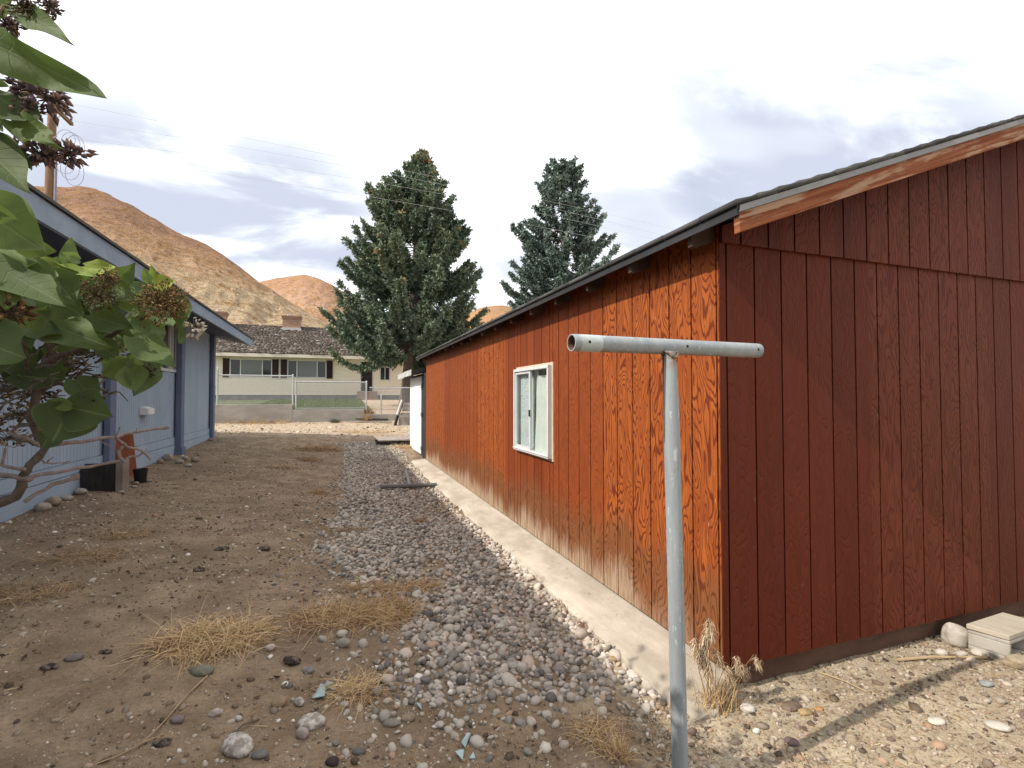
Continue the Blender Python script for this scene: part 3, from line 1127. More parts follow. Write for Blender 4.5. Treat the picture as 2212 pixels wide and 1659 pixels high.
# wall as lap boards with real openings
b = MB()
bh = .205
holes = [(wins[0][0], wins[0][1], wz0, wz1), (wins[1][0], wins[1][1], wz0, wz1), (dx0, dx1, dz0, dz1), (w2[0], w2[1], w2z[0], w2z[1])]
zq = base
while zq < top + .3:
    zt = zq + bh
    cuts = [zq, zt] + [h for ho in holes for h in ho[2:] if zq + .01 < h < zt - .01]
    cuts.sort()
    for c0, c1 in zip(cuts[:-1], cuts[1:]):
        zm = (c0 + c1) / 2
        xsl = [hx0]
        for ho in sorted(holes):
            if ho[2] < zm < ho[3]:
                xsl += [ho[0], ho[1]]
        xsl.append(hx1)
        for s0, s1 in zip(xsl[::2], xsl[1::2]):
            f = (c0 - zq) / bh
            g2 = (c1 - zq) / bh
            b.hexa([(s0, YH - .028 * (1 - f), c0), (s1, YH - .028 * (1 - f), c0), (s1, YH + .12, c0), (s0, YH + .12, c0),
                    (s0, YH - .028 * (1 - g2) - .004, c1 - .002), (s1, YH - .028 * (1 - g2) - .004, c1 - .002), (s1, YH + .12, c1 - .002), (s0, YH + .12, c1 - .002)])
    zq = zt
b.box(hx0, hx0 + .12, YH + .12, YH + 9, base, top + .3)
b.box(hx1 - .12, hx1, YH + .12, YH + 9, base, top + .3)
b.box(hx0, hx1, YH + 8.9, YH + 9, base, top + .3)
b.build('siding', M_CREAM, yh)
b = MB()
b.box(hx0 + .05, hx1 - .05, YH + .02, YH + 8.8, gr_z - .6, base - .004)
b.build('foundation', M_GFOUND, yh)
b = MB()
b.box(hx0 + .3, hx1 - .3, YH + .5, YH + .55, base, top)
b.build('dark_room', painted('room_dark', (.02, .02, .022), (.03, .03, .03), .9), yh)
M_WGREY = NT('blind_glass').done((.16, .175, .17), .10, .6)
for i, (xa_, xb2) in enumerate(wins):
    fx = [xa_, xa_ + (xb2 - xa_) * (.25 if i == 0 else .24), xa_ + (xb2 - xa_) * (.765 if i == 0 else .76), xb2]
    b = MB()
    tt = .055
    b.box(xa_, xb2, YH - .05, YH + .06, wz0, wz0 + tt)
    b.box(xa_, xb2, YH - .05, YH + .06, wz1 - tt, wz1)
    for j, xx in enumerate(fx):
        x_a = xx - tt / 2 if 0 < j < 3 else (xx if j == 0 else xx - tt)
        b.box(x_a, x_a + tt, YH - .045, YH + .06, wz0 + tt, wz1 - tt)
    wn = b.build('window', M_HALU, yh)
    for j in range(3):
        b = MB()
        b.box(fx[j] + tt / 2, fx[j + 1] - tt / 2, YH + .01, YH + .02, wz0 + tt, wz1 - tt)
        b.build('pane', M_WGREY if j == 1 else M_DGLASS, wn)
for (c0, c1) in ((256, 313), (682, 738), (755, 811), (1152, 1204)):
    s0, s1 = on_y(*cr(c0, 720), YH).x, on_y(*cr(c1, 720), YH).x
    b = MB()
    b.box(s0, s1, YH - .075, YH - .034, wz0 - .02, wz1 + .02)
    nl = 16
    for q2 in range(nl):
        z_a = wz0 + .06 + q2 * (wz1 - wz0 - .12) / nl
        b.box(s0 + .06, s1 - .06, YH - .088, YH - .0755, z_a, z_a + .035)
    b.build('shutter', M_SHUT, yh)
b = MB()
b.box(w2[0], w2[1], YH - .05, YH + .05, w2z[0], w2z[0] + .05)
b.box(w2[0], w2[1], YH - .05, YH + .05, w2z[1] - .05, w2z[1])
for xx in (w2[0], .5 * (w2[0] + w2[1]) - .02, w2[1] - .05):
    b.box(xx, xx + .05, YH - .05, YH + .05, w2z[0] + .05, w2z[1] - .05)
wn = b.build('window', M_ALU, yh)
b = MB()
b.box(w2[0] + .05, w2[1] - .05, YH + .01, YH + .02, w2z[0] + .05, w2z[1] - .05)
b.build('pane', M_DGLASS, wn)
b = MB()
b.box(dx0 + .06, dx1 - .06, YH - .01, YH + .04, dz0, dz1 - .06)
for (q0, q1) in ((.1, .8), (.95, 1.75)):
    b.box(dx0 + .18, dx1 - .18, YH - .022, YH - .0105, dz0 + q0, dz0 + q1)
dd = b.build('door', painted('dark_door', (.028, .02, .02), (.04, .028, .025), .6), yh)
b = MB()
b.tube([(dx0 + .13, YH - .03, dz0 + .95), (dx0 + .13, YH - .09, dz0 + .95)], .03, 8)
b.build('handle', M_ALUG, dd)
b = MB()
b.box(dx0, dx0 + .06, YH - .05, YH + .05, dz0, dz1)
b.box(dx1 - .06, dx1, YH - .05, YH + .05, dz0, dz1)
b.box(dx0 + .06, dx1 - .06, YH - .05, YH + .05, dz1 - .06, dz1)
b.build('door_frame', M_ALU, yh)
# roof with shakes
YE1, YRD = YH - .6, YH + 4.2
ze = on_y(*cr(640, 603), YE1).z
zr = on_y(*cr(330, 350), YRD).z
rx0, rx1 = hx0 - .5, hx1 + .5
b = MB()
sl2 = (zr - ze) / (YRD - YE1)
for f in (lambda q: q, lambda q: 2 * YRD - q):
    b.prism([(rx0, f(YE1 + .02), ze - .03), (rx0, f(YRD), zr - .03), (rx0, f(YRD), zr - .005), (rx0, f(YE1 + .02), ze - .005)], (rx1 - rx0, 0, 0))
b.prism([(hx0 + .02, YH + .1, top + .2), (hx0 + .02, YH + 8.9, top + .2), (hx0 + .02, YRD, zr - .05)], (.1, 0, 0))
b.prism([(hx1 - .12, YH + .1, top + .2), (hx1 - .12, YH + 8.9, top + .2), (hx1 - .12, YRD, zr - .05)], (.1, 0, 0))
rf = b.build('roof', M_SOFF, yh)
V, Fc, T = [], [], []
nr_ = 30
for r in range(nr_):
    yb0 = YE1 - .03 + (YRD - YE1) * r / nr_
    yb1 = YE1 + (YRD - YE1) * (r + 1.35) / nr_
    xx = rx0 + rnd.uniform(-.2, 0)
    while xx < rx1:
        wd = rnd.uniform(.14, .32)
        dy = rnd.uniform(-.035, .03)
        z_a = ze + sl2 * (yb0 + dy - YE1)
        z_b = ze + sl2 * (yb1 - YE1)
        h = rnd.uniform(.03, .07)
        cup = rnd.uniform(-.005, .008)
        bb = len(V)
        V += [(xx, yb0 + dy, z_a), (xx + wd - .012, yb0 + dy, z_a), (xx + wd - .012, yb1, z_b - .02), (xx, yb1, z_b - .02),
              (xx, yb0 + dy, z_a + h + cup), (xx + wd - .012, yb0 + dy, z_a + h), (xx + wd - .012, yb1, z_b + .0), (xx, yb1, z_b + .0)]
        tv = min(1, max(0, rnd.beta(1.2, 1.7)))
        T += [tv] * 8
        for fq in ((0, 3, 2, 1), (4, 5, 6, 7), (0, 1, 5, 4), (1, 2, 6, 5), (2, 3, 7, 6), (3, 0, 4, 7)):
            Fc.append([bb + q2 for q2 in fq])
        xx += wd
npmesh('shakes', V, Fc, M_SHAKE, rf, tint=T)
b = MB()
b.box(rx0, rx1, YE1 - .02, YE1 + .02, ze - .24, ze - .031)
b.build('fascia', M_CTRIM, yh)
b = MB()
b.box(rx0, rx1, YE1 + .021, YH - .035, ze - .22, ze - .2)
b.build('soffit', M_CTRIM, yh)
k = NT('chimney_brick')
br = k.n('TexBrick', Vector=k.vec(k.math('ADD', k.xyz()[0], k.xyz()[1]), k.xyz()[2], 0.0), Scale=1.0, Color1=(.46, .26, .17, 1), Color2=(.36, .19, .125, 1), Mortar=(.42, .33, .26, 1))
br.inputs['Brick Width'].default_value = .24
br.inputs['Row Height'].default_value = .085
br.inputs['Mortar Size'].default_value = .012
M_BRICK = k.done(br.outputs[0], .9, .2)
for (c0, c1, ct) in ((775, 928, 285), (203, 283, 252)):
    s0, s1 = on_y(*cr(c0, 330), YRD - .4).x, on_y(*cr(c1, 330), YRD - .4).x
    zt = on_y(*cr(c0, ct), YRD - .4).z
    b = MB()
    b.box(s0, s1, YRD - .75, YRD + .05, zr - 1.0, zt - .22)
    for i in range(3):
        b.box(s0 - .03 * (i + 1), s1 + .03 * (i + 1), YRD - .75 - .03 * (i + 1), YRD + .05 + .03 * (i + 1), zt - .22 + .085 * i, zt - .22 + .085 * (i + 1) - .003)
    ch = b.build('chimney', M_BRICK, yh)
    b = MB()
    b.box(s0 - .06, s1 + .06, YRD - .82, YRD - .7505, zr - .38, zr - .2)
    b.build('flashing', M_ALU, ch)
    b = MB()
    b.tube([((s0 + s1) / 2 - .2, YRD - .4, zt), ((s0 + s1) / 2 - .2, YRD - .4, zt + .16)], .11, 10)
    b.build('flue', M_ALUG, ch)
# porch steps
b = MB()
s0, s1 = on_y(*cr(1425, 950), YH - .8).x, on_y(*cr(1588, 950), YH - .8).x
nst = 4
for i in range(nst):
    hgt = (dz0 - gr_z + .1) / nst
    b.box(s0 - .03 * (nst - i), s1 + .03 * (nst - i), YH - .06 - .28 * (nst - i), YH - .05 - .28 * (nst - i - 1) - (0 if i < nst - 1 else 0), gr_z - .1, gr_z - .1 + hgt * (i + 1) - .02)
tag(b.build('porch_steps', plank_mat('brick_step', (.25, .18, .14), (.33, .25, .20), (.38, .31, .26), 0), None, (0.5 * (s0 + s1), YH - .5, gr_z)),
    'short flight of brownish steps below the dark front door', 'steps')
# ================================================================== low concrete wall and chain-link fence
FY = 21.0
M_RWALL = painted('stained_concrete_wall', (.30, .285, .26), (.40, .385, .355), .95, (1.1, 1.1, 3), .4, (.19, .185, .175), .5)
M_GALV = painted('galvanized_pipe', (.40, .42, .44), (.50, .52, .54), .42, (6, 6, 2), .12, (.28, .29, .30), .4)
lx = on_y(*cr(-1400, 1045), FY).x
xm = on_y(*cr(856, 1090), FY).x
zt1 = on_y(*cr(500, 1045), FY).z
zt2 = on_y(*cr(1200, 1090), FY).z
zt3 = on_y(*cr(1650, 1130), FY).z
x3 = on_y(*cr(1478, 1090), FY).x
x4 = 14.0
rw = tag(empty('retaining_wall', (xm, FY, .6)), 'low stepped grey concrete wall holding up the lawn under the wire fence', 'wall')
b = MB()
b.box(lx, xm, FY, FY + .2, .2, zt1)
b.box(xm + .001, x3, FY + .002, FY + .2, .2, zt2)
b.box(x3 + .001, x4, FY + .004, FY + .2, .2, zt3)
b.build('wall', M_RWALL, rw, bevel=.012)


def wire_mesh(mb, x0, x1, z0, z1, y, cell=.085, r=.0029):
    """diamond chain-link wires as thin three-sided tubes"""
    h = z1 - z0
    n = int((x1 - x0 + h) / cell) + 1
    for sg in (1, -1):
        for i in range(n):
            c = x0 - h + i * cell if sg > 0 else x0 + i * cell
            pts = []
            a0, a1 = 0.0, h
            # x = c + t (sg>0) or c - t
            lo = max(0, (x0 - c) if sg > 0 else (c - x1))
            hi = min(h, (x1 - c) if sg > 0 else (c - x0))
            if hi - lo < .05:
                continue
            pa = (c + sg * lo, y, z0 + lo)
            pb = (c + sg * hi, y, z0 + hi)
            mb.tube([pa, pb], r, 3, False)


def fence(name, label, x0, x1, zb, ztop, posts, cat='fence', bottom_bar=False, left=None):
    o = tag(empty(name, (x0, FY + .1, zb)), label, cat)
    for (xx, zz) in posts:
        b = MB()
        b.tube([(xx, FY + .1, zb - .06), (xx, FY + .1, zz)], .033, 10)
        b.tube([(xx, FY + .1, zz), (xx, FY + .1, zz + .03), (xx, FY + .1, zz + .05)], [.036, .03, .008], 10)
        b.build('fence_post', M_GALV, o, smooth='auto')
    b = MB()
    b.tube([(x0 + .03, FY + .1, ztop), (x1 - .03, FY + .1, ztop)], .024, 8)
    if bottom_bar:
        b.tube([(x0 + .03, FY + .1, zb + .05), (x1 - .03, FY + .1, zb + .05)], .02, 8)
    b.build('rail', M_GALV, o, smooth='auto')
    b = MB()
    wire_mesh(b, x0 + .03, x1 - .03, zb + .03, ztop - .02, FY + .075)
    b.build('wire_mesh', M_GALV, o, fix=False)
    return o


p0 = on_y(*cr(205, 785), FY).x
zf1 = on_y(*cr(500, 795), FY).z
zf2 = on_y(*cr(1200, 852), FY).z
zf3 = on_y(*cr(1700, 901), FY).z
x5 = on_y(*cr(1497, 850), FY).x
xg = on_y(*cr(886, 850), FY).x
fence('wire_fence', 'taller left section of wire fence standing on the higher concrete step', p0, xm, zt1, zf1,
      [(p0, zf1 + .24), (p0 + (xm - p0) * .0 - .12, zf1 + .22), (xm, zf1 + .02)])
fence('wire_fence', 'middle framed panel of wire fence in front of the green lawn', xg, x5, zt2, zf2, [(xg, zf2), (x5, zf2 + .02)], bottom_bar=True)
fence('wire_fence', 'lower right section of wire fence in front of the spruce trunk', x5 + .08, 9.0, zt3 + .05, zf3, [(on_y(*cr(1625, 1000), FY).x, zf3 - .3), (4.4, zf3), (9.0, zf3)])

# short grass blades on the lawn
n = 26000
P = np.stack([RNG.uniform(lx + 6, XGATE + .4, n), 21.25 + 13.5 * RNG.random(n) ** 1.5, np.zeros(n)], -1)
P[:, 2] = gz(P[:, 0], P[:, 1]) - .01
D = np.stack([RNG.normal(0, .5, n), RNG.normal(0, .5, n), np.ones(n)], -1)
V, Fc, mm = blades(P, D, RNG.uniform(.06, .16, n), np.full(n, .022), RNG.uniform(.1, .5, n), 2)
M_LAWN = tinted('lawn_grass', [(0, (.07, .11, .035)), (.6, (.13, .19, .055)), (1, (.24, .25, .10))], .8, .1)
tag(npmesh('lawn', V, Fc, M_LAWN, tint=np.repeat(RNG.random(n), mm)), 'green watered lawn behind the low concrete wall', 'grass', kind='stuff')

# ================================================================== utility pole and wires
M_POLE = plank_mat('brown_pole_wood', (.20, .115, .07), (.30, .19, .12), (.15, .085, .06), 2, (30, 1.5, 30))
PX = on_y(105, 400, 22.2)
up = tag(empty('utility_pole', (PX.x, 22.2, 1.0)), 'brown wooden utility pole rising behind the blue roof', 'utility pole')
b = MB()
b.tube([(PX.x, 22.2, .6), (PX.x, 22.2, 6), (PX.x + .06, 22.2, 12.4)], [.17, .155, .125], 14)
b.build('pole', M_POLE, up, smooth='auto')
ca = on_y(152, 232, 22.0)
cb = Vector((ca.x + 1.1, 22.9, 0))
c0 = Vector((PX.x + .05, 22.02, on_y(115, 222, 22.0).z))
c1 = at_d(155, 268, depth((PX.x + 1.3, 23.4, 9)))
b = MB()
b.beam(c0 - (c1 - c0) * .55, c1, .11, .13)
b.build('crossarm', M_POLE, up)
b = MB()
b.tube([(PX.x, 22.05, c0.z - .75), c0.lerp(c1, .55)], .018, 6)
b.build('brace', M_GALV, up)
for f in (.95, .55, -.45):
    b = MB()
    q = c0.lerp(c1, f) + Vector((0, 0, .065))
    b.tube([q, q + Vector((0, 0, .05)), q + Vector((0, 0, .06)), q + Vector((0, 0, .12)), q + Vector((0, 0, .15))], [.02, .02, .055, .05, .02], 10)
    b.build('insulator', painted('glazed_insulator', (.12, .10, .16), (.16, .13, .2), .25), up, smooth='auto')
b = MB()
b.tube([(PX.x + .24, 22.1, .8), (PX.x + .24, 22.1, on_y(118, 300, 22.1).z)], .045, 8)
b.build('conduit', painted('grey_conduit', (.22, .22, .27), (.28, .28, .33), .5), up, smooth='auto')
b = MB()
for s_, zc in ((1, on_y(140, 300, 22).z), (2, on_y(140, 355, 22).z)):
    for i in range(3):
        pts = []
        for j in range(19):
            a = j / 18 * 2 * math.pi
            pts.append((PX.x + .55 + .28 * math.cos(a) + .1 * i, 22 + .1 * i, zc + (.34 + .07 * i) * math.sin(a) - .1 * i))
        b.tube(pts, .009, 5)
    b.tube([(PX.x + .16, 22.05, zc), (PX.x + .3, 22.0, zc + .05)], .014, 5)
b.build('cable_loops', painted('cable_grey', (.30, .30, .36), (.36, .36, .42), .6), up, smooth='auto')
WY_ = 21.7
M_WIRE = painted('power_cable', (.52, .54, .57), (.58, .60, .62), .5)
for nm, pts in (('upper thin overhead wire crossing the first spruce high up', [(112, 217), (849, 362), (1135, 425), (1400, 482)]),
                ('second overhead wire from the top crossing both spruces', [(160, 262), (822, 372), (1115, 433), (1400, 500)]),
                ('third overhead wire from the top crossing both spruces', [(158, 300), (825, 394), (1122, 454), (1400, 513)]),
                ('lowest overhead wire dipping toward the red roof', [(140, 330), (820, 425), (1130, 487), (1400, 536)])):
    xs_ = np.array([q[0] for q in pts], float)
    w3 = [on_y(q[0], q[1], WY_) for q in pts]
    X = np.array([q.x for q in w3])
    Z = np.array([q.z for q in w3])
    cf = np.polyfit(X, Z, 2)
    X2 = np.linspace(X[0], X[-1] + 22, 40)
    b = MB()
    b.tube([(a, WY_, float(np.polyval(cf, a))) for a in X2], .0048, 5)
    mid = X2[20]
    tag(b.build('power_line', M_WIRE, None, (mid, WY_, float(np.polyval(cf, mid)))), nm, 'wire', 'overhead power lines')

# ================================================================== clothes-line posts
k = NT('weathered_galvanized_steel')
p = k.pos()
a = k.noise(k.scale(p, (9, 9, 1.4)), 1, 5, .65)
col = k.mix(k.smooth(a, .35, .68), (.25, .28, .30), (.34, .37, .385))
b2 = k.noise(k.scale(p, (55, 55, 16)), 1, 4, .6)
col = k.mix(k.math('MULTIPLY', k.smooth(b2, .60, .68), .7), col, (.56, .57, .56))
b3 = k.noise(k.scale(p, (34, 34, 34)), 1, 5, .7)
col = k.mix(k.math('MULTIPLY', k.smooth(b3, .64, .71), .75), col, (.12, .105, .095))
sc1 = k.noise(k.scale(p, (140, 140, 4)), 1, 3, .6)
col = k.mix(k.math('MULTIPLY', k.smooth(sc1, .55, .75), .35), col, (.20, .22, .235))
zz = k.xyz()[2]
rj = k.math('MULTIPLY', k.smooth(zz, 1.69, 1.76), k.math('SUBTRACT', 1.0, k.smooth(zz, 1.765, 1.78)))
col = k.mix(k.math('MULTIPLY', rj, k.smooth(b3, .40, .56)), col, (.30, .17, .09))
k.bump(k.math('ADD', b3, sc1), .25, .003)
M_STEEL = k.done(col, k.math('ADD', .42, k.math('MULTIPLY', a, .25)), .4)
k = NT('rusty_pipe')
p = k.pos()
a = k.noise(k.scale(p, (70, 70, 70)), 1, 4)
M_RUST = k.done(k.mix(k.smooth(a, .35, .65), (.10, .05, .035), (.22, .13, .09)), .9, .2)


def pipe(mb, a, b_, ro, ri, n=28):
    """open thin-walled pipe"""
    a, b_ = Vector(a), Vector(b_)
    d = (b_ - a).normalized()
    r1 = d.orthogonal().normalized()
    r2 = d.cross(r1)
    rings = []
    for (p_, r) in ((a, ro), (b_, ro), (b_, ri), (a, ri)):
        rings.append([p_ + (r1 * math.cos(2 * math.pi * i / n) + r2 * math.sin(2 * math.pi * i / n)) * r for i in range(n)])
    base_ = len(mb.v)
    for rg in rings:
        mb.v += rg
    for q in range(4):
        q2 = (q + 1) % 4
        for i in range(n):
            i2 = (i + 1) % n
            mb.f.append((base_ + q * n + i, base_ + q * n + i2, base_ + q2 * n + i2, base_ + q2 * n + i))


jt = at_d(1447, 752, 1.955)
pb = at_d(1469, 1659, 1.955)
pd = (pb - jt)
pb2 = jt + pd * ((jt.z + .25) / -pd.z)
cl_ = tag(empty('clothesline_post', (pb2.x, pb2.y, 0)), 'grey galvanized T-shaped clothesline post standing before the red wall', 'clothesline post')
b = MB()
dr_ = (pb2 - jt).normalized()
b.tube([jt + dr_ * .012, jt + dr_ * .05, jt + dr_ * .12, jt + dr_ * .30, jt + dr_ * .45, jt + dr_ * 1.2, pb2], [.0225, .0235, .0265, .0310, .0310, .0310, .0310], 26)
b.build('post', M_STEEL, cl_, smooth='auto')
ba = at_d(1234, 740, 1.80)
bb_ = at_d(1637, 757.5, 2.19)
b = MB()
pipe(b, ba, bb_, .0315, .0275)
bar = b.build('crossbar', M_STEEL, cl_, smooth='auto')
b = MB()
dd_ = (bb_ - ba).normalized()
pipe(b, ba + dd_ * .0015, bb_ - dd_ * .0015, .0273, .0255)
b.build('rusty_bore', M_RUST, bar, smooth='auto')
# bolt holes: short dark plugs set just proud of the surface, on the side of the eye
toeye = lambda q: ((EYE - q) - dd_ * (EYE - q).dot(dd_)).normalized()
M_HOLE = painted('hole_dark', (.012, .010, .010), (.02, .017, .016), .9)
for f in (.062, .545, .965):
    b = MB()
    q = ba.lerp(bb_, f)
    nrm = toeye(q) * .985 + Vector((0, 0, .17))
    nrm.normalize()
    b.tube([q + nrm * .028, q + nrm * .0322], .0055, 12)
    b.build('bolt_hole', M_HOLE, bar, smooth='auto')
# pale repaired patch by the open end and weld bead at the joint
b = MB()
pipe(b, ba.lerp(bb_, .03), ba.lerp(bb_, .125), .0319, .0316)
b.build('zinc_patch', painted('pale_zinc_patch', (.48, .54, .54), (.42, .47, .47), .5, (30, 30, 30), .2), bar, smooth='auto')
b = MB()
ring = []
for i in range(25):
    a = 2 * math.pi * i / 24
    rr_ = .0285 + .003 * math.sin(i * 2.7)
    ring.append(jt + dr_ * (.026 - .013 * math.cos(2 * a)) + (dd_ * math.cos(a) + dr_.cross(dd_) * math.sin(a)) * rr_)
b.tube(ring, [.0045 + .0015 * math.sin(i * 1.9) for i in range(25)], 7)
b.build('weld', painted('weld_metal', (.13, .105, .085), (.22, .17, .13), .6, (40, 40, 40), .4), cl_, smooth='auto')
# dark strip that paints the unlit, flattened side of the post
b = MB()
g1 = at_d(1433, 766, 1.99)
g2 = at_d(1436, 905, 1.985)
g3 = at_d(1447, 768, 1.975)
g4 = at_d(1441, 880, 1.975)
b.prism([g1, g2, g4, g3], (0, .008, 0))
b.build('unlit_post_strip', painted('post_shade_dark', (.05, .034, .028), (.08, .055, .045), .7), cl_)

fa, fb = gpt(822, 1057), gpt(943, 1054)
fa.z += .045
fb.z += .055
fc_ = fa.lerp(fb, .515)
fe = gpt(877, 1021)
fe.z += .035
fl = tag(empty('clothesline_post', (fc_.x, fc_.y, fc_.z)), 'second T-shaped clothesline post lying flat on the gravel', 'clothesline post')
b = MB()
pipe(b, fa, fb, .037, .032)
M_DULL = painted('dull_grey_steel', (.14, .14, .145), (.19, .19, .195), .6, (8, 8, 8), .2)
b.build('crossbar', M_DULL, fl, smooth='auto')
b = MB()
b.tube([fc_ + (fe - fc_) * .02, fe], .033, 16)
b.build('post', painted('grey_steel_pipe', (.22, .22, .225), (.27, .27, .275), .55, (8, 8, 8), .2), fl, smooth='auto')

# ================================================================== timber bits
M_OLDW = plank_mat('grey_weathered_wood', (.27, .235, .20), (.38, .34, .30), (.20, .17, .145), 1)
M_OLDX = plank_mat('grey_weathered_wood_across', (.27, .235, .20), (.38, .34, .30), (.20, .17, .145), 0)
M_TIE = plank_mat('black_tarred_timber', (.020, .018, .018), (.038, .034, .034), (.06, .055, .055), 1, (30, 3, 30))
M_TIEEND = plank_mat('grey_timber_end', (.19, .155, .135), (.29, .245, .215), (.14, .11, .095), 2, (40, 4, 40))
# low plank platform beside the shed
c = gpt(814, 963)
pl = tag(empty('wooden_platform', (c.x + .6, c.y + .5, c.z)), 'low grey plank platform lying on the gravel beside the white door', 'pallet')
for i in range(5):
    b = MB()
    x0_ = c.x + .21 * i
    b.hexa([(x0_ + (.07 if i == 0 else 0), c.y, c.z + .12), (x0_ + .2, c.y, c.z + .12), (x0_ + .2, c.y + 1.1, c.z + .125), (x0_, c.y + 1.1, c.z + .125),
            (x0_ + (.07 if i == 0 else 0), c.y, c.z + .155), (x0_ + .2, c.y, c.z + .155), (x0_ + .2, c.y + 1.1, c.z + .16), (x0_, c.y + 1.1, c.z + .16)])
    b.build('plank', M_OLDW, pl)
for i in range(3):
    b = MB()
    b.box(c.x - .01, c.x + 1.08, c.y + .03 + .45 * i, c.y + .1 + .45 * i, c.z - .03, c.z + .118)
    b.build('runner', M_TIE, pl)
# leaning crate of old boards by the fence
c = gpt(861, 919)
cr_ = tag(empty('board_stack', (c.x + .7, c.y + .3, c.z)), 'leaning stack of broken weathered boards by the wire fence', 'wood pile')
sc_ = depth(c) / 1066
for i, (zz, hh) in enumerate(((0, .30), (.38, .09), (.53, .10), (.71, .14))):
    b = MB()
    le = .06 * i * 1.2
    b.hexa([(c.x + le, c.y + le, c.z + zz), (c.x + 1.5, c.y + le, c.z + zz), (c.x + 1.5, c.y + le + .12, c.z + zz), (c.x + le, c.y + le + .12, c.z + zz),
            (c.x + le + .03, c.y + le + .05, c.z + zz + hh), (c.x + 1.5, c.y + le + .05, c.z + zz + hh - .03 * (i % 2)), (c.x + 1.5, c.y + le + .17, c.z + zz + hh), (c.x + le + .03, c.y + le + .17, c.z + zz + hh)])
    b.build('board', M_OLDX, cr_)
b = MB()
b.beam((c.x - .14, c.y - .02, c.z), (c.x + .16, c.y + .22, c.z + .93), .05, .1)
b.build('upright', M_TIE, cr_)
b = MB()
b.beam((c.x - .06, c.y - .06, c.z + .4), (c.x + .14, c.y + .12, c.z + .95), .06, .08)
b.build('pale_cleat', painted('white_flaked_wood', (.55, .54, .5), (.4, .38, .35), .9), cr_)
a_, b_ = gpt(748, 912), gpt(845, 914)
for (q1, q2, lb) in ((a_, b_, 'pale loose plank lying at the foot of the low concrete wall'),
                     (gpt(768, 906), gpt(838, 908), 'dark narrow plank leaning along the low concrete wall')):
    b = MB()
    b.beam(q1 + Vector((0, 0, .03)), q2 + Vector((0, 0, .045)), .14, .04)
    tag(b.build('plank', M_OLDX if q1 is a_ else M_TIE, None, q1.lerp(q2, .5)), lb, 'plank')

# planter timber by the blue wall
p1 = gsrc(352, 1476)
p0_ = gsrc(246, 1466)
wd_ = Vector((p1.x - .12, p1.y, p1.z))
pt = tag(empty('timber_planter', (p1.x - .25, p1.y + .1, p1.z)), 'old tarred timber planter box with a grey end post by the blue wall', 'planter')
hgt = .405
b = MB()
b.box(-A + .05, p1.x - .012, p1.y - .02, p1.y + .05, p1.z - .1, p1.z + hgt - .03)
b.build('side_board', plank_mat('tarred_side_board', (.020, .018, .018), (.036, .033, .032), (.055, .05, .05), 0, (3, 40, 40)), pt)
b = MB()
b.box(p1.x - .01, p1.x + .075, p1.y - .045, p1.y + .16, p1.z - .1, p1.z + hgt)
b.build('end_post', M_TIEEND, pt, bevel=.008)
b = MB()
b.box(-A + .04, -A + .045 + .05, p1.y - .08, p1.y - .022, p1.z - .1, p1.z + hgt - .06)
b.build('corner_stake', M_TIE, pt)
# red-brown grooved board standing behind it
q = gsrc(405, 1420)
qa_, qb_ = on_x(350 * .72, 1010, -A + .1), on_x(405 * .72, 1010, -A + .1)
b = MB()
w_ = qb_.y - qa_.y
q = Vector((q.x, qb_.y, q.z))
zz0 = q.z - .1
zt_ = on_x(380 * .72, 1304 * .72, -A + .06).z
for i in range(2):
    b.hexa([(-A + .12, q.y + .006 + i * w_ / 2 - w_, zz0), (-A + .14, q.y + .006 + i * w_ / 2 - w_, zz0), (-A + .14, q.y - .002 + (i + 1) * w_ / 2 - w_, zz0), (-A + .12, q.y - .002 + (i + 1) * w_ / 2 - w_, zz0),
            (-A + .05, q.y + .006 + i * w_ / 2 - w_, zt_), (-A + .07, q.y + .006 + i * w_ / 2 - w_, zt_), (-A + .07, q.y - .002 + (i + 1) * w_ / 2 - w_, zt_ - .01), (-A + .05, q.y - .002 + (i + 1) * w_ / 2 - w_, zt_ - .01)])
tag(b.build('red_board', plank_mat('red_stained_offcut', (.155, .042, .018), (.205, .066, .027), (.115, .032, .015), 2, (40, 2, 2)), None, (-A + .12, q.y - .14, q.z)),
    'short red-brown board leaning on the blue wall behind the planter', 'board')
# black nursery pot
q = gsrc(421, 1447)
pot = tag(empty('nursery_pot', q), 'small black plastic nursery pot on the dirt by the blue wall', 'plant pot')
b = MB()
h_ = .205
prof_ = [(.068, 0), (.086, h_ * .8), (.09, h_ * .8), (.092, h_), (.086, h_), (.082, h_ * .8), (.065, .01)]
nn = 22
for r_, z_ in prof_:
    for i in range(nn):
        a = 2 * math.pi * i / nn
        b.v.append(q + Vector((r_ * math.cos(a), r_ * math.sin(a), z_ - .01)))
for j in range(len(prof_) - 1):
    for i in range(nn):
        i2 = (i + 1) % nn
        b.f.append((j * nn + i, j * nn + i2, (j + 1) * nn + i2, (j + 1) * nn + i))
b.build('pot', painted('black_plastic', (.012, .013, .013), (.02, .021, .021), .5), pot, smooth='auto')
b = MB()
b.tube([q + Vector((0, 0, h_ * .55)), q + Vector((0, 0, h_ * .72))], .078, 20)
b.build('potting_soil', painted('potting_soil', (.03, .022, .017), (.05, .038, .03), .95), pot)

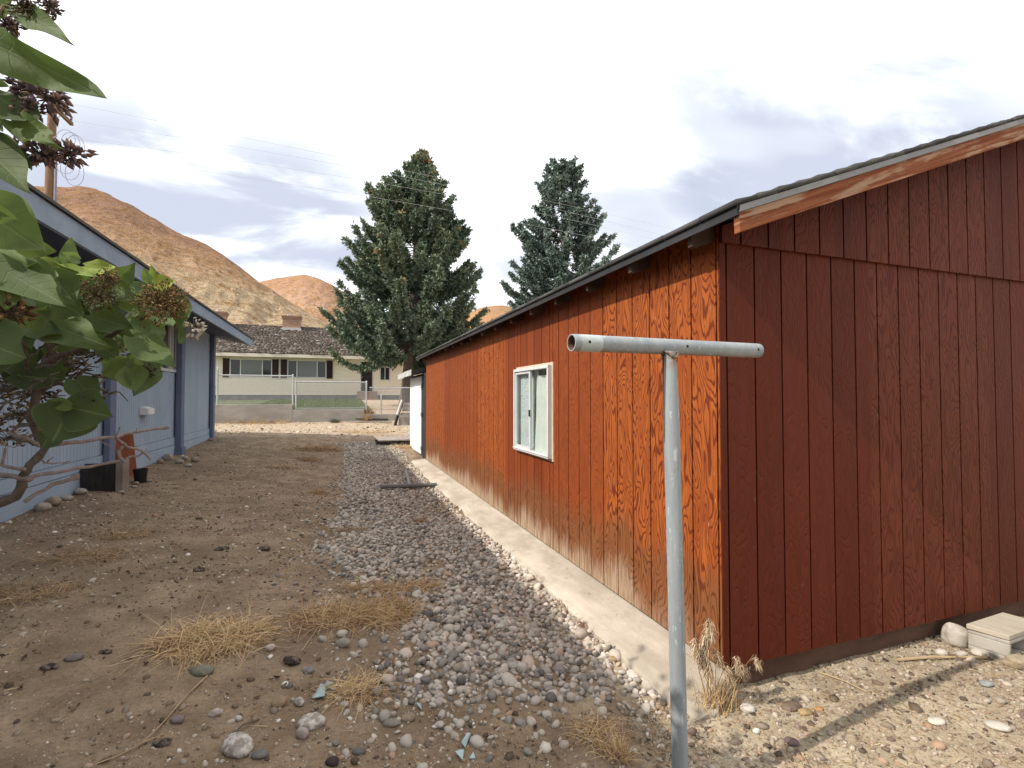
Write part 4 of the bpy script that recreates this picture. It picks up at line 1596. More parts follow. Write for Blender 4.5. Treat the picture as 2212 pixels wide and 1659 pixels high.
# hollow concrete block at the right, with its timber lid
M_BLOCK = painted('grey_concrete_block', (.36, .33, .285), (.44, .41, .365), .95, (9, 9, 9), .7, (.25, .23, .2), .5, 110)
kb = at_d(2146, 1400, 3.02)
kz = float(gz(kb.x, kb.y))
pA = gpt(2146, 1410)
bl = tag(empty('concrete_block', (pA.x + .2, pA.y + .2, pA.z)), 'grey hollow concrete block lying on its side near the red gable', 'concrete block')
bx, by = 3.895, 1.867
bz = float(gz(bx, by)) - .012
b = MB()
ww, hh, ll, tk = .40, .125, .20, .024
ax = Vector((.998, .06, 0))
ay = Vector((-.045, .19, 0))
O = Vector((bx, by, bz))


def lb(u0, u1, z0_, z1_):
    P_ = [O + ax * u0 + Vector((0, 0, z0_)), O + ax * u1 + Vector((0, 0, z0_)), O + ax * u1 + ay + Vector((0, 0, z0_)), O + ax * u0 + ay + Vector((0, 0, z0_))]
    b.hexa(P_ + [q_ + Vector((0, 0, z1_ - z0_)) for q_ in P_])


lb(0, ww, 0, tk)
lb(0, ww, hh - tk, hh)
for i in range(3):
    lb(i * (ww - tk) / 2 + .0005, i * (ww - tk) / 2 + tk - .0005, tk, hh - tk)
bo = b.build('block', M_BLOCK, bl, bevel=.006)
b = MB()
P_ = [O + ax * -.002 + Vector((0, 0, hh + .003)), O + ax * (ww + .03) + Vector((0, 0, hh + .003)), O + ax * (ww + .03) + ay * 1.01 + Vector((0, 0, hh + .003)), O + ax * -.012 + ay * 1.01 + Vector((0, 0, hh + .003))]
b.hexa(P_ + [q_ + Vector((0, 0, .03)) for q_ in P_])
tag(b.build('plank', plank_mat('bleached_plank', (.40, .35, .275), (.48, .43, .35), (.33, .28, .21), 1, (30, 3, 30), .85, .3), None, O + Vector((.2, .2, hh)), bevel=.004),
    'bleached flat plank lying on top of the hollow concrete block', 'plank')

# ================================================================== spruces
M_BARK = plank_mat('spruce_bark', (.10, .078, .062), (.17, .14, .115), (.07, .055, .045), 2, (26, 5, 26), .95, 1.0)


def spruce(label, base, H, reach, seed, stops, nbr, mode, trunk_r, lean=(0, 0)):
    rg = np.random.default_rng(seed)
    bx_, by_, bz_ = base
    o = tag(empty('spruce_tree', base), label, 'tree', 'tall spruces beyond the wire fence')
    tp = lambda h: np.array([bx_ + lean[0] * (h / H) ** 1.0, by_ + lean[1] * h / H, bz_ + h])
    b = MB()
    hs = np.linspace(-.4, H * .97, 14)
    b.tube([tp(max(h, 0)) + (np.array([0, 0, h]) if h < 0 else 0) for h in hs],
           [trunk_r * (1 + .5 * math.exp(-max(h, 0) * 2.2)) * max(.04, (1 - max(h, 0) / H)) ** .8 for h in hs], 12)
    tk_ = b.build('trunk', M_BARK, o, smooth='auto')
    br = MB()
    TP, TD, TL, TT = [], [], [], []
    for i in range(nbr):
        f = (i + rg.random()) / nbr
        h = mode['h0'] + (H * .985 - mode['h0']) * f ** 1.08
        az = i * 2.39996 + rg.normal(0, .35)
        L = reach(h, az) * rg.uniform(.66, 1.06)
        if L < .12:
            L = .12
        up = mode['up'](h / H)
        sag = mode['sag'](h / H)
        nseg = 7
        pts = []
        wob = rg.normal(0, .08)
        for j in range(nseg + 1):
            s = j / nseg
            a = az + wob * s
            z = up * s - sag * math.sin(s * math.pi * .75) + mode['tip'] * s ** 3
            pts.append(tp(h) + np.array([math.cos(a) * L * s, math.sin(a) * L * s, z * L]))
        pts = np.array(pts)
        br.tube(pts, [max(.008, .028 * (L / 3) * (1 - .9 * j / nseg) + .008) for j in range(nseg + 1)], 5, False)
        nt = int(mode['dens'] * L) + 5
        s = rg.uniform(mode['bare'](h / H), 1.0, nt) ** .8
        idx = np.minimum((s * nseg).astype(int), nseg - 1)
        fr_ = s * nseg - idx
        pp = pts[idx] * (1 - fr_)[:, None] + pts[idx + 1] * fr_[:, None]
        dv = pts[idx + 1] - pts[idx]
        dv /= np.linalg.norm(dv, axis=1, keepdims=True)
        sd_ = np.stack([-dv[:, 1], dv[:, 0], np.zeros(nt)], -1) * rg.choice([-1, 1], nt)[:, None]
        hang = mode['hang']
        td = dv * rg.uniform(.35, 1.0, (nt, 1)) + sd_ * rg.uniform(.1, 1.0, (nt, 1)) + np.array([0, 0, 1.]) * rg.normal(-hang, .28, (nt, 1))
        td /= np.linalg.norm(td, axis=1, keepdims=True)
        tl = rg.uniform(.22, .5, nt) * (1.15 - .5 * s) * min(1.0, .5 + L * .35)
        TP.append(pp)
        TD.append(td)
        TL.append(tl)
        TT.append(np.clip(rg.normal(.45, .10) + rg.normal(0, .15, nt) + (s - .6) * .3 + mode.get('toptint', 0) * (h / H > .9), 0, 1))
    br.build('branches', M_BARK, o, fix=False)
    TP, TD, TL, TT = np.concatenate(TP), np.concatenate(TD), np.concatenate(TL), np.concatenate(TT)
    K_ = mode['k']
    n = len(TP)
    P = np.repeat(TP, K_, 0) + np.repeat(TD, K_, 0) * (np.repeat(TL, K_) * rg.random(n * K_))[:, None]
    Dn = np.repeat(TD, K_, 0) * .75 + rg.normal(0, .55, (n * K_, 3))
    Dn /= np.linalg.norm(Dn, axis=1, keepdims=True)
    Ln = rg.uniform(.09, .2, n * K_) * mode['needle']
    Wn = rg.uniform(.018, .04, n * K_) * mode['needle']
    sd2 = np.cross(Dn, rg.normal(0, 1, (n * K_, 3)))
    sd2 /= np.linalg.norm(sd2, axis=1, keepdims=True)
    m2_ = P + Dn * (Ln * .45)[:, None]
    V = np.stack([P, m2_ + sd2 * Wn[:, None], P + Dn * Ln[:, None], m2_ - sd2 * Wn[:, None]], 1).reshape(-1, 3)
    Fc = np.arange(n * K_ * 4).reshape(-1, 4)
    k = NT('needles_%d' % seed)
    t = k.attr('tint')
    col = k.ramp(t, stops)
    m = k.done(col, .75, .2)
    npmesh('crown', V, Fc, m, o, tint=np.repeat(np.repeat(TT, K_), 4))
    print('spruce', seed, n * K_)
    return o


TB = at_d(877, 880, 25.0)
tz = float(gz(TB.x, TB.y))
H1 = at_d(906, 312, 25.0).z - tz
hpts1 = [0, 1.2, 2.2, 3.2, 4.4, 5.6, 6.8, 8.0, 9.2, 10.4, 11.6, 12.6, 13.3, 14]
rl = [4.4, 4.8, 4.8, 4.4, 4.0, 3.9, 3.5, 3.0, 2.8, 1.7, 1.05, .5, .16, .03]
rr1 = [2.8, 3.2, 3.7, 4.0, 3.9, 3.7, 3.1, 2.6, 2.2, 1.6, 1.0, .5, .16, .03]


def reach1(h, az):
    hh_ = h * 13.6 / H1
    a, b2 = np.interp(hh_, hpts1, rl), np.interp(hh_, hpts1, rr1)
    t_ = .5 + .5 * math.cos(az - YAW * 0)
    r_ = a * (1 - t_) + b2 * t_
    gapf = 1.0
    return r_ * gapf


spruce('tall dark green spruce with rust-brown cones at its ragged top', (TB.x, TB.y, tz), H1, reach1, 11,
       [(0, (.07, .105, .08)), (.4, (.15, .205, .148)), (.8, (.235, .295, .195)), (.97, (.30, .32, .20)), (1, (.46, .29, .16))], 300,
       dict(h0=3.0, up=lambda f: -.12 + .75 * f if f > .24 else -.30 + 1.0 * f, sag=lambda f: .12 if f > .4 else .26, tip=.22, dens=36, hang=.22,
            bare=lambda f: .5 if .52 < f < .72 else .2, k=13, needle=1.15, toptint=.28), .30, (.75, 0))
T2 = at_d(1218, 880, 31.0)
t2z = 1.25
H2 = at_d(1218, 333, 31.0).z - t2z
hp2 = np.array([0, 2, 4, 6, 8, 10, 11.5, 13, 14.5, 16, 17.5]) * H2 / 16.9
r2 = [4.4, 4.4, 4.2, 4.0, 3.8, 3.2, 2.9, 2.0, 1.6, 1.15, .3]
spruce('blue-grey spruce with drooping tiers rising behind the red roof', (T2.x, T2.y, t2z), H2,
       lambda h, az: float(np.interp(h, hp2, r2)) * (1 + .16 * math.sin(az * 2.0 + h * 1.9)), 23,
       [(0, (.075, .11, .096)), (.4, (.155, .215, .186)), (.8, (.24, .305, .27)), (1, (.38, .39, .33))], 240,
       dict(h0=1.5, up=lambda f: .0 + .12 * f, sag=lambda f: .28, tip=.22, dens=36, hang=.75, bare=lambda f: .25, k=13, needle=1.25), .28, (-.1, 0))

# low dark juniper at the tree foot, beyond the red roof end
def bush(label, c, R_, hgt_, seed, stops, n_, nm='shrub'):
    rg = np.random.default_rng(seed)
    o = tag(empty(nm, c), label, 'shrub')
    u = rg.normal(0, 1, (n_, 3))
    u /= np.linalg.norm(u, axis=1, keepdims=True)
    u[:, 2] = np.abs(u[:, 2])
    rad = rg.uniform(.45, 1.0, n_) ** .5 * (1 + .35 * fbm(u[:, 0] * 2.2 + seed, u[:, 1] * 2.2 + u[:, 2] * 1.7, seed, 3))
    P = u * rad[:, None] * np.array([R_, R_, hgt_]) + np.array(c)
    D = u * .6 + rg.normal(0, .6, (n_, 3)) + np.array([0, 0, .4])
    D /= np.linalg.norm(D, axis=1, keepdims=True)
    L = rg.uniform(.1, .26, n_)
    W = L * .17
    sd_ = np.cross(D, rg.normal(0, 1, (n_, 3)))
    sd_ /= np.linalg.norm(sd_, axis=1, keepdims=True)
    m_ = P + D * (L * .5)[:, None]
    V = np.stack([P, m_ + sd_ * W[:, None], P + D * L[:, None], m_ - sd_ * W[:, None]], 1).reshape(-1, 3)
    k = NT('shrub_leaves_%d' % seed)
    m = k.done(k.ramp(k.attr('tint'), stops), .8, .2)
    npmesh('foliage', V, np.arange(n_ * 4).reshape(-1, 4), m, o, tint=np.repeat(rg.random(n_), 4))
    b = MB()
    for i in range(9):
        a = i * .7
        b.tube([c, Vector(c) + Vector((math.cos(a) * R_ * .3, math.sin(a) * R_ * .3, hgt_ * .5)), Vector(c) + Vector((math.cos(a) * R_ * .6, math.sin(a) * R_ * .6, hgt_ * .8))], [.04, .025, .01], 6)
    b.build('stems', M_BARK, o)
    return o


q = at_d(1075, 745, 29)
bush('dark green juniper mass behind the red roof, between the spruces', (q.x, q.y, 1.2), 2.4, at_d(1075, 694, 29).z - 1.2, 5,
     [(0, (.012, .022, .013)), (.6, (.035, .055, .03)), (1, (.07, .09, .045))], 9000)
q = at_d(985, 800, 27)
bush('dense dark evergreen shrub right of the big spruce trunk', (q.x, q.y, 1.2), 1.9, 2.9, 6,
     [(0, (.010, .016, .010)), (.6, (.025, .038, .022)), (1, (.05, .065, .035))], 7000)
# ================================================================== river-rock bed
M_PEB = None
k = NT('river_rock')
t = k.attr('tint')
col = k.ramp(t, [(0, (.09, .085, .08)), (.18, (.19, .17, .15)), (.42, (.345, .305, .26)), (.64, (.47, .425, .365)), (.78, (.39, .325, .265)), (.89, (.57, .52, .45)), (.94, (.38, .24, .15)), (1, (.76, .71, .65))])
g_ = k.noise(k.pos(), 55, 4, .65)
col = k.mix(k.math('MULTIPLY', k.smooth(g_, .4, .7), .3), col, (.34, .30, .26))
k.bump(g_, .2, .002)
M_PEB = k.done(col, .72, .3)

bed_px = [(748, 958), (745, 985), (742, 1015), (738, 1050), (728, 1090), (722, 1130), (728, 1160), (700, 1190), (712, 1212), (760, 1245), (800, 1262), (905, 1285), (925, 1310), (900, 1345),
          (915, 1400), (880, 1450), (900, 1500), (1010, 1515), (1130, 1505), (1290, 1500), (1420, 1500)]
bed = [gpt(*q) for q in bed_px]
bed = [(q.x, q.y) for q in bed] + [(1.66, 2.06), (1.67, 6), (1.67, 11.9), (1.7, 14.6), (.9, 14.9)]
BX = np.array([q[0] for q in bed])
BY = np.array([q[1] for q in bed])


def inside(x, y):
    c = np.zeros(len(x), bool)
    j = len(BX) - 1
    for i in range(len(BX)):
        cond = ((BY[i] > y) != (BY[j] > y)) & (x < (BX[j] - BX[i]) * (y - BY[i]) / (BY[j] - BY[i] + 1e-12) + BX[i])
        c ^= cond
        j = i
    return c


step = .039
gx, gy = np.meshgrid(np.arange(BX.min() - .1, 1.72, step), np.arange(BY.min() - .1, 15.0, step * .95))
gx, gy = gx.ravel(), gy.ravel()
gx = gx + RNG.uniform(-.45, .45, len(gx)) * step
gy = gy + RNG.uniform(-.45, .45, len(gy)) * step
jx = gx + .16 * fbm(gx * 2.5, gy * 2.5, 40, 3) * 2
jy = gy + .16 * fbm(gx * 2.5, gy * 2.5, 44, 3) * 2
keep = inside(jx, jy) & (gx < 1.665 + .02 * np.sin(gy * 3))
# thin spots where dirt and straw show through
thin = fbm(gx * 1.1, gy * 1.1, 60, 3) + .35 * (1 - ss(2.3, 3.2, gy)) * fbm(gx * 3, gy * 3, 61, 2)
keep &= (thin < .24) | (RNG.random(len(gx)) < .35)
gx, gy = gx[keep], gy[keep]
n0 = len(gx)
x2 = np.concatenate([gx, RNG.choice(gx, n0 // 3) + RNG.normal(0, .02, n0 // 3)])
y2 = np.concatenate([gy, RNG.choice(gy, 1) * 0 + gy[RNG.integers(0, n0, n0 // 3)]]) if False else None
sel = RNG.integers(0, n0, int(n0 * .45))
px_ = np.concatenate([gx, gx[sel] + RNG.normal(0, .022, len(sel))])
py_ = np.concatenate([gy, gy[sel] + RNG.normal(0, .022, len(sel))])
lay = np.concatenate([np.zeros(n0), np.ones(len(sel))])
ok = px_ < 1.66
px_, py_, lay = px_[ok], py_[ok], lay[ok]
sz = RNG.lognormal(math.log(.0200), .34, len(px_))
sz = np.clip(sz, .011, .05)
pz = gz(px_, py_) - .001 + lay * .015 + RNG.uniform(-.006, .005, len(px_))
P = np.stack([px_, py_, pz], -1)
# rounded stones that stray onto the dirt on the left and in front
nst = 1500
sx_ = RNG.choice(len(bed_px), nst)
ang = RNG.uniform(0, 2 * np.pi, nst)
rad = np.abs(RNG.normal(0, .28, nst))
ex = BX[sx_] + np.cos(ang) * rad
ey = BY[sx_] + np.sin(ang) * rad
ok = (~inside(ex, ey)) & (ex < 1.6) & (ey > 1.2)
ex, ey = ex[ok], ey[ok]
es = np.clip(RNG.lognormal(math.log(.017), .35, len(ex)), .006, .04)
P = np.concatenate([P, np.stack([ex, ey, gz(ex, ey) + es * .2], -1)])
sz = np.concatenate([sz, es])
T = np.clip(RNG.beta(1.35, 1.35, len(P)) + .12 * fbm(P[:, 0] * 1.5, P[:, 1] * 1.5, 70, 2), 0, 1)
bright = ss(.25, .0, 1.66 - P[:, 0]) * (RNG.random(len(P)) < .5)
T = np.where(bright > .5, np.clip(T * .3 + .7, 0, 1), T)
near = P[:, 1] < 6.5
Va, Fa, ma = stones(P[near], sz[near], ICO2, .4)
Vb, Fb, mb_ = stones(P[~near], sz[~near], ICO1, .4)
V = np.concatenate([Va, Vb])
Fc = np.concatenate([Fa, Fb + len(Va)])
TT = np.concatenate([np.repeat(T[near], ma), np.repeat(T[~near], mb_)])
tag(npmesh('gravel', V, Fc, M_PEB, tint=TT, smooth=True), 'bed of rounded grey river rock along the concrete ledge', 'gravel', kind='stuff')
print('gravel', len(P))

# ================================================================== small stones, chips and litter on the dirt
n = 90000
u = RNG.random(n)
x_ = RNG.uniform(-3.0, 1.75, n)
y_ = .75 + 17 * RNG.random(n) ** 2.3
dens = fbm(x_ * .9, y_ * .9, 80, 4) + .55 * fbm(x_ * 3.1, y_ * 3.1, 83, 3) + .32 * (1 - ss(1.4, 2.6, y_)) + .20 * ss(-.9, .8, x_)
ok = dens > RNG.uniform(-.30, .70, n)
x_, y_ = x_[ok], y_[ok]
# lit strip in front of the gable
n2 = 12000
xr_ = RNG.uniform(1.35, 5.2, n2)
yr_ = RNG.uniform(.9, 2.24, n2)
# sandy lot beyond the houses
n3 = 3500
xf = RNG.uniform(-5, 5, n3)
yf = RNG.uniform(15.2, 21, n3)
x_ = np.concatenate([x_, xr_, xf])
y_ = np.concatenate([y_, yr_, yf])
kind_ = np.concatenate([np.zeros(ok.sum()), np.ones(n2), np.full(n3, 2)])
s_ = np.clip(RNG.lognormal(math.log(.0056), .66, len(x_)), .002, .036)
s_ = np.where(kind_ == 2, s_ * 2.2, s_)
P = np.stack([x_, y_, gz(x_, y_) + s_ * .12], -1)
T = np.clip(RNG.beta(1.7, 1.5, len(P)), 0, 1)
T = np.where(kind_ == 1, T * .84, T)
V, Fc, mm = stones(P, s_, ICO1, .3, .22, (.35, .7), (.5, .95))
k = NT('field_stone')
col = k.ramp(k.attr('tint'), [(0, (.05, .038, .028)), (.2, (.16, .12, .088)), (.45, (.34, .285, .22)), (.68, (.48, .42, .345)), (.8, (.34, .20, .125)), (.88, (.58, .52, .44)), (1, (.80, .75, .68))])
M_FST = k.done(col, .85, .2)
tag(npmesh('scattered_stones', V, Fc, M_FST, tint=np.repeat(T, mm)), 'small stones and chips scattered over the bare dirt', 'small stones', kind='stuff')

# soil clods: same earth, broken into crumbs
n = 26000
x_ = RNG.uniform(-3.0, 1.6, n)
y_ = .75 + 14 * RNG.random(n) ** 2.2
ok = (fbm(x_ * 1.7, y_ * 1.7, 120, 4) + .25 * fbm(x_ * 7, y_ * 7, 121, 2)) > RNG.uniform(-.28, .32, n)
x_, y_ = x_[ok], y_[ok]
n = len(x_)
s_ = np.clip(RNG.lognormal(math.log(.0062), .55, n), .003, .026)
P = np.stack([x_, y_, gz(x_, y_) + s_ * .1], -1)
V, Fc, mm = stones(P, s_, ICO1, .5, .42, (.4, .8), (.5, 1.0))
k = NT('soil_clod')
g_ = k.noise(k.pos(), 120, 4, .7)
k.bump(g_, .5, .004)
M_CLOD = k.done(k.ramp(k.attr('tint'), [(0, (.09, .066, .046)), (.5, (.20, .15, .105)), (1, (.31, .245, .18))]), .95, .1)
tag(npmesh('soil_crumbs', V, Fc, M_CLOD, tint=np.repeat(RNG.random(n), mm)), 'crumbs and clods of brown soil all over the yard', 'soil crumbs', kind='stuff')

M_STRAW = tinted('dry_straw', [(0, (.24, .135, .06)), (.35, (.47, .305, .145)), (.7, (.67, .475, .25)), (1, (.78, .62, .39))], .8, .1)
M_BROWNG = tinted('brown_dry_grass', [(0, (.16, .09, .05)), (.4, (.33, .21, .11)), (.8, (.50, .35, .19)), (1, (.64, .50, .31))], .85, .1)
n = 20000
x_ = RNG.uniform(-3.0, 1.7, n)
y_ = .8 + 15 * RNG.random(n) ** 2.0
streakL = np.exp(-((x_ + 1.62 + .1 * np.sin(y_ * 2)) / .22) ** 2) * ss(1.5, 2.5, y_) * (1 - ss(5.2, 6.5, y_))
dens = fbm(x_ * 1.3, y_ * 1.3, 90, 4) * 1.1 + streakL * 1.2 + .25 * (1 - ss(1.3, 2.0, y_)) * ss(.2, .9, x_)
ok = dens > RNG.uniform(-.15, .75, n)
x_, y_ = x_[ok], y_[ok]
n2 = 5200
x_ = np.concatenate([x_, RNG.uniform(1.35, 5.0, n2)])
y_ = np.concatenate([y_, RNG.uniform(.9, 2.24, n2) ** 1.0])
n = len(x_)
P = np.stack([x_, y_, gz(x_, y_) + RNG.uniform(.002, .012, n)], -1)
D = np.stack([RNG.normal(0, 1, n), RNG.normal(0, 1, n), RNG.normal(.12, .12, n)], -1)
V, Fc, mm = blades(P, D, RNG.uniform(.02, .085, n) * RNG.uniform(.6, 1.4, n), RNG.uniform(.0018, .0045, n), RNG.uniform(.1, .35, n), 3)
tag(npmesh('dry_litter', V, Fc, M_BROWNG, tint=np.repeat(np.clip(RNG.normal(.5, .25, n), 0, 1), mm)), 'loose bits of dry grass and leaf litter lying on the dirt', 'litter', kind='stuff')

# curled dead leaves
n = 2600
x_ = RNG.uniform(-2.7, 1.4, n)
y_ = 1.0 + 9 * RNG.random(n) ** 1.6
ok = fbm(x_ * 1.1, y_ * 1.1, 95, 3) > RNG.uniform(-.2, .35, n)
x_, y_ = x_[ok], y_[ok]
n = len(x_)
Rm = rand_rot(n, .45)
gr = np.array([[i, j] for i in range(5) for j in (-1, 0, 1)], float)
tt_ = gr[:, 0] / 4
L3 = np.stack([(tt_ - .5), gr[:, 1] * .3 * np.sin(np.pi * np.clip(tt_, .04, .97)), .22 * np.abs(gr[:, 1]) + .25 * (tt_ - .5) ** 2 * 2], -1)
S_ = RNG.uniform(.012, .034, n)
V = np.einsum('nij,kj->nki', Rm, L3) * S_[:, None, None] + np.stack([x_, y_, gz(x_, y_) + .006], -1)[:, None]
q_ = []
for i in range(4):
    for j in range(2):
        q_.append([i * 3 + j, i * 3 + j + 1, (i + 1) * 3 + j + 1, (i + 1) * 3 + j])
q_ = np.array(q_)
Fc = (q_[None] + (np.arange(n) * 15)[:, None, None]).reshape(-1, 4)
M_DLEAF = tinted('dead_leaf', [(0, (.045, .03, .02)), (.4, (.13, .085, .052)), (.8, (.25, .17, .10)), (1, (.38, .29, .19))], .85, .2)
tag(npmesh('dead_leaves', V.reshape(-1, 3), Fc, M_DLEAF, tint=np.repeat(RNG.random(n), 15), smooth=True), 'curled dead brown leaves scattered on the dirt yard', 'dead leaves', kind='stuff')

# ================================================================== grass tufts
def tuft(label, c, n, L, spread, upz, mat, seed, droop=.55, group=None, tint=.55, W=.0042, name='grass_tuft', ell=(1, 1)):
    rg = np.random.default_rng(seed)
    r_ = spread * np.sqrt(rg.random(n)) * rg.uniform(.5, 1.0, n) * (1 + .35 * rg.normal(0, .5, n))
    a = rg.uniform(0, 2 * np.pi, n)
    b_a = rg.uniform(0, 2 * np.pi)
    b2_a = np.where(rg.random(n) < .5, b_a, b_a + rg.normal(1.6, .3)) + rg.normal(0, .55, n) + np.where(rg.random(n) < .5, np.pi, 0)
    P = np.stack([c.x + np.cos(a) * r_ * ell[0], c.y + np.sin(a) * r_ * ell[1], np.zeros(n)], -1)
    P[:, 2] = gz(P[:, 0], P[:, 1]) + rg.uniform(-.004, .03, n)
    D = np.stack([np.cos(a) * .35 + np.cos(b2_a) * .9 + rg.normal(0, .3, n), np.sin(a) * .35 + np.sin(b2_a) * .9 + rg.normal(0, .3, n), np.abs(rg.normal(upz, .28, n))], -1)
    V, Fc, mm = blades(P, D, rg.uniform(.45, 1.1, n) * L, rg.uniform(.6, 1.3, n) * W, rg.uniform(.25, 1.25, n) * droop, 5)
    V[:, 2] = np.maximum(V[:, 2], gz(V[:, 0], V[:, 1]) + .002)
    o = npmesh(name, V, Fc, mat, None, (c.x, c.y, c.z), tint=np.repeat(np.clip(rg.normal(tint, .22, n), 0, 1), mm))
    tag(o, label, 'grass tuft', group)
    return o


G1 = 'tufts of dry grass on the dirt and gravel'
tuft('large loose heap of yellow straw on the open dirt', gpt(462, 1388), 1150, .27, .30, .42, M_STRAW, 1, .62, G1, .66, .0052, ell=(1.15, .8))
tuft('flattened mat of rusty dry grass right of the straw heap', gpt(748, 1338), 1000, .24, .30, .42, M_STRAW, 2, .5, G1, .40, .004, ell=(1.4, .8))
tuft('rusty dry grass clump on the near gravel edge, beside the flattened mat', gpt(850, 1325), 600, .22, .22, .42, M_STRAW, 3, .5, G1, .42, .004)
tuft('small dry tuft among pebbles, upper left of the near gravel', gpt(800, 1275), 450, .18, .18, .32, M_STRAW, 4, .55, G1, .42, .0036, ell=(1.4, .7))
tuft('tan tuft arching over pebbles in the middle of the near gravel', gpt(905, 1272), 560, .19, .18, .34, M_STRAW, 5, .55, G1, .48, .0036, ell=(1.3, .7))
tuft('sparse straw tuft by the blue glass shard', gpt(772, 1497), 260, .24, .12, .30, M_STRAW, 6, .5, G1, .6, .0035)
tuft('brown grass patch at the far left end of the gravel bed', gpt(690, 972), 900, .30, .55, .5, M_BROWNG, 7, .5, G1, .5, .007, ell=(1.3, .7))
tuft('darker low grass clump just before the far gravel', gpt(668, 995), 420, .22, .3, .4, M_BROWNG, 8, .5, G1, .4, .006)
tuft('thin pinkish dry tuft on the left side of the gravel', gpt(690, 1065), 260, .16, .16, .4, M_BROWNG, 9, .5, G1, .55, .004)
tuft('small brown tuft left of the far gravel, on bare dirt', gpt(608, 1012), 300, .2, .26, .35, M_BROWNG, 10, .5, G1, .5, .005, ell=(1.4, .7))
tuft('dry tuft crossing the gravel edge in the middle distance', gpt(752, 1150), 330, .2, .2, .4, M_BROWNG, 11, .55, G1, .6, .0035, ell=(1.4, .7))
tuft('fine reddish tuft in the middle of the gravel bed', gpt(905, 1130), 260, .14, .13, .5, M_BROWNG, 12, .5, G1, .4, .0035)
tuft('pale dry clump in the foreground dirt left of the steel post', gpt(1290, 1590), 420, .13, .14, .5, M_STRAW, 13, .6, G1, .55, .0026)
tuft('short bristly straw clump at the very front left of the steel post', gpt(1335, 1640), 180, .13, .05, 1.2, M_STRAW, 14, .35, G1, .5, .003)
tuft('row of dead stalks at the left edge of the dirt', gpt(40, 1290), 380, .22, .25, .4, M_BROWNG, 15, .55, G1, .6, .0035, ell=(1.5, .8))
tuft('dead stalks on the dirt left of centre, below the planter', gpt(185, 1205), 420, .2, .24, .35, M_BROWNG, 16, .55, G1, .55, .0035, ell=(1.7, .8))
tuft('dry stalk clump on the dirt in front of the planter rocks', gpt(270, 1160), 300, .18, .2, .3, M_BROWNG, 17, .55, G1, .6, .0035, ell=(1.6, .8))
tuft('golden dry grass along the left foot of the concrete wall', gpt(560, 912), 600, .4, .8, .7, M_STRAW, 18, .5, G1, .55, .012, ell=(1.9, .5))
tuft('green and yellow weed at the step end of the concrete wall', gpt(792, 905), 420, .62, .2, 1.6, M_STRAW, 19, .5, G1, .5, .012)
tuft('low grey-green weed in the sand before the concrete wall', gpt(724, 913), 260, .32, .2, .9, tinted('grey_weed', [(0, (.06, .07, .035)), (1, (.20, .19, .11))], .85, .1), 20, .4, G1, .5, .012)
tuft('yellow dry grass against the foot of the white door', gpt(868, 968), 260, .24, .3, .8, M_STRAW, 21, .5, G1, .7, .006, ell=(1.4, .5))
tuft('dry grass in the sandy lot behind the shadow edge', gpt(790, 935), 420, .22, .8, .6, M_STRAW, 22, .5, G1, .55, .009, ell=(1.6, .6))
# reddish weeds creeping along the ledge
G2 = 'small red weeds along the concrete ledge'
for i, (xx, yy_, lb) in enumerate(((1128, 1215, 'red-stemmed weed creeping onto the ledge, farthest from the steel post'), (1180, 1262, 'red-stemmed weed at the ledge edge, second toward the steel post'),
                                   (1222, 1312, 'rusty weed and litter at the ledge edge near the near gravel'), (1268, 1362, 'reddish weed among near pebbles beside the ledge'))):
    tuft(lb, gpt(xx, yy_), 240, .07, .11, .6, tinted('red_weed_%d' % i, [(0, (.09, .03, .02)), (.6, (.24, .10, .05)), (1, (.40, .27, .15))], .8, .1), 30 + i, .5, G2, .5, .003, 'weed', ell=(.6, 1.4))
# cheatgrass plant at the corner
c = gpt(1543, 1532)
weed = tag(empty('dry_weed', c), 'tall dry nodding cheatgrass plant at the corner of the red workshop', 'weed')
rg = np.random.default_rng(77)
n = 240
P = np.stack([c.x + rg.normal(.01, .06, n), c.y + rg.normal(0, .03, n), np.full(n, c.z)], -1)
D = np.stack([rg.normal(.0, .42, n), rg.normal(-.05, .25, n), np.ones(n)], -1)
V, Fc, mm = blades(P, D, rg.uniform(.08, .28, n), np.full(n, .0036), rg.uniform(.05, .35, n), 5)
npmesh('stems', V, Fc, M_STRAW, weed, tint=np.repeat(np.clip(rg.normal(.55, .2, n), 0, 1), mm))
M_SEED = tinted('seed_head', [(0, (.40, .27, .16)), (1, (.72, .58, .40))], .8, .1)
for (hx, hy, top_d, nn_, sc_) in ((1532, 1340, 2.72, 26, 1.0), (1522, 1372, 2.72, 22, .9), (1515, 1400, 2.7, 24, 1.0), (1545, 1405, 2.68, 16, .8), (1590, 1425, 2.62, 18, .7), (1605, 1440, 2.62, 16, .6),
                             (1570, 1442, 2.63, 18, .7), (1632, 1420, 2.6, 12, .6), (1500, 1385, 2.72, 14, .9), (1530, 1430, 2.7, 20, .9)):
    HP, HD, HL = [], [], []
    q = at_d(hx, hy, depth(c) + rg.uniform(-.03, .03))
    st_b = c + Vector((rg.normal(0, .03), 0, .02))
    for i in range(nn_):
        f = i / nn_
        a = q + Vector((.035 * f * sc_ * (1 if hx > 1540 else .4), 0, -.09 * f * sc_))
        for jj in range(13):
            HP.append(a + Vector((rg.normal(0, .008), rg.normal(0, .007), rg.normal(0, .008))))
            HD.append((rg.normal(.25 if hx > 1540 else -.35, .5), rg.normal(-.1, .4), rg.normal(-.7, .4)))
            HL.append(rg.uniform(.022, .05) * sc_)
    n = len(HP)
    V, Fc, mm = blades(np.array([p_[:] for p_ in HP]), np.array(HD), np.array(HL), np.full(n, .0034), np.full(n, .3), 2)
    npmesh('seed_head', V, Fc, M_SEED, weed, tint=np.repeat(rg.random(n), mm))
b = MB()
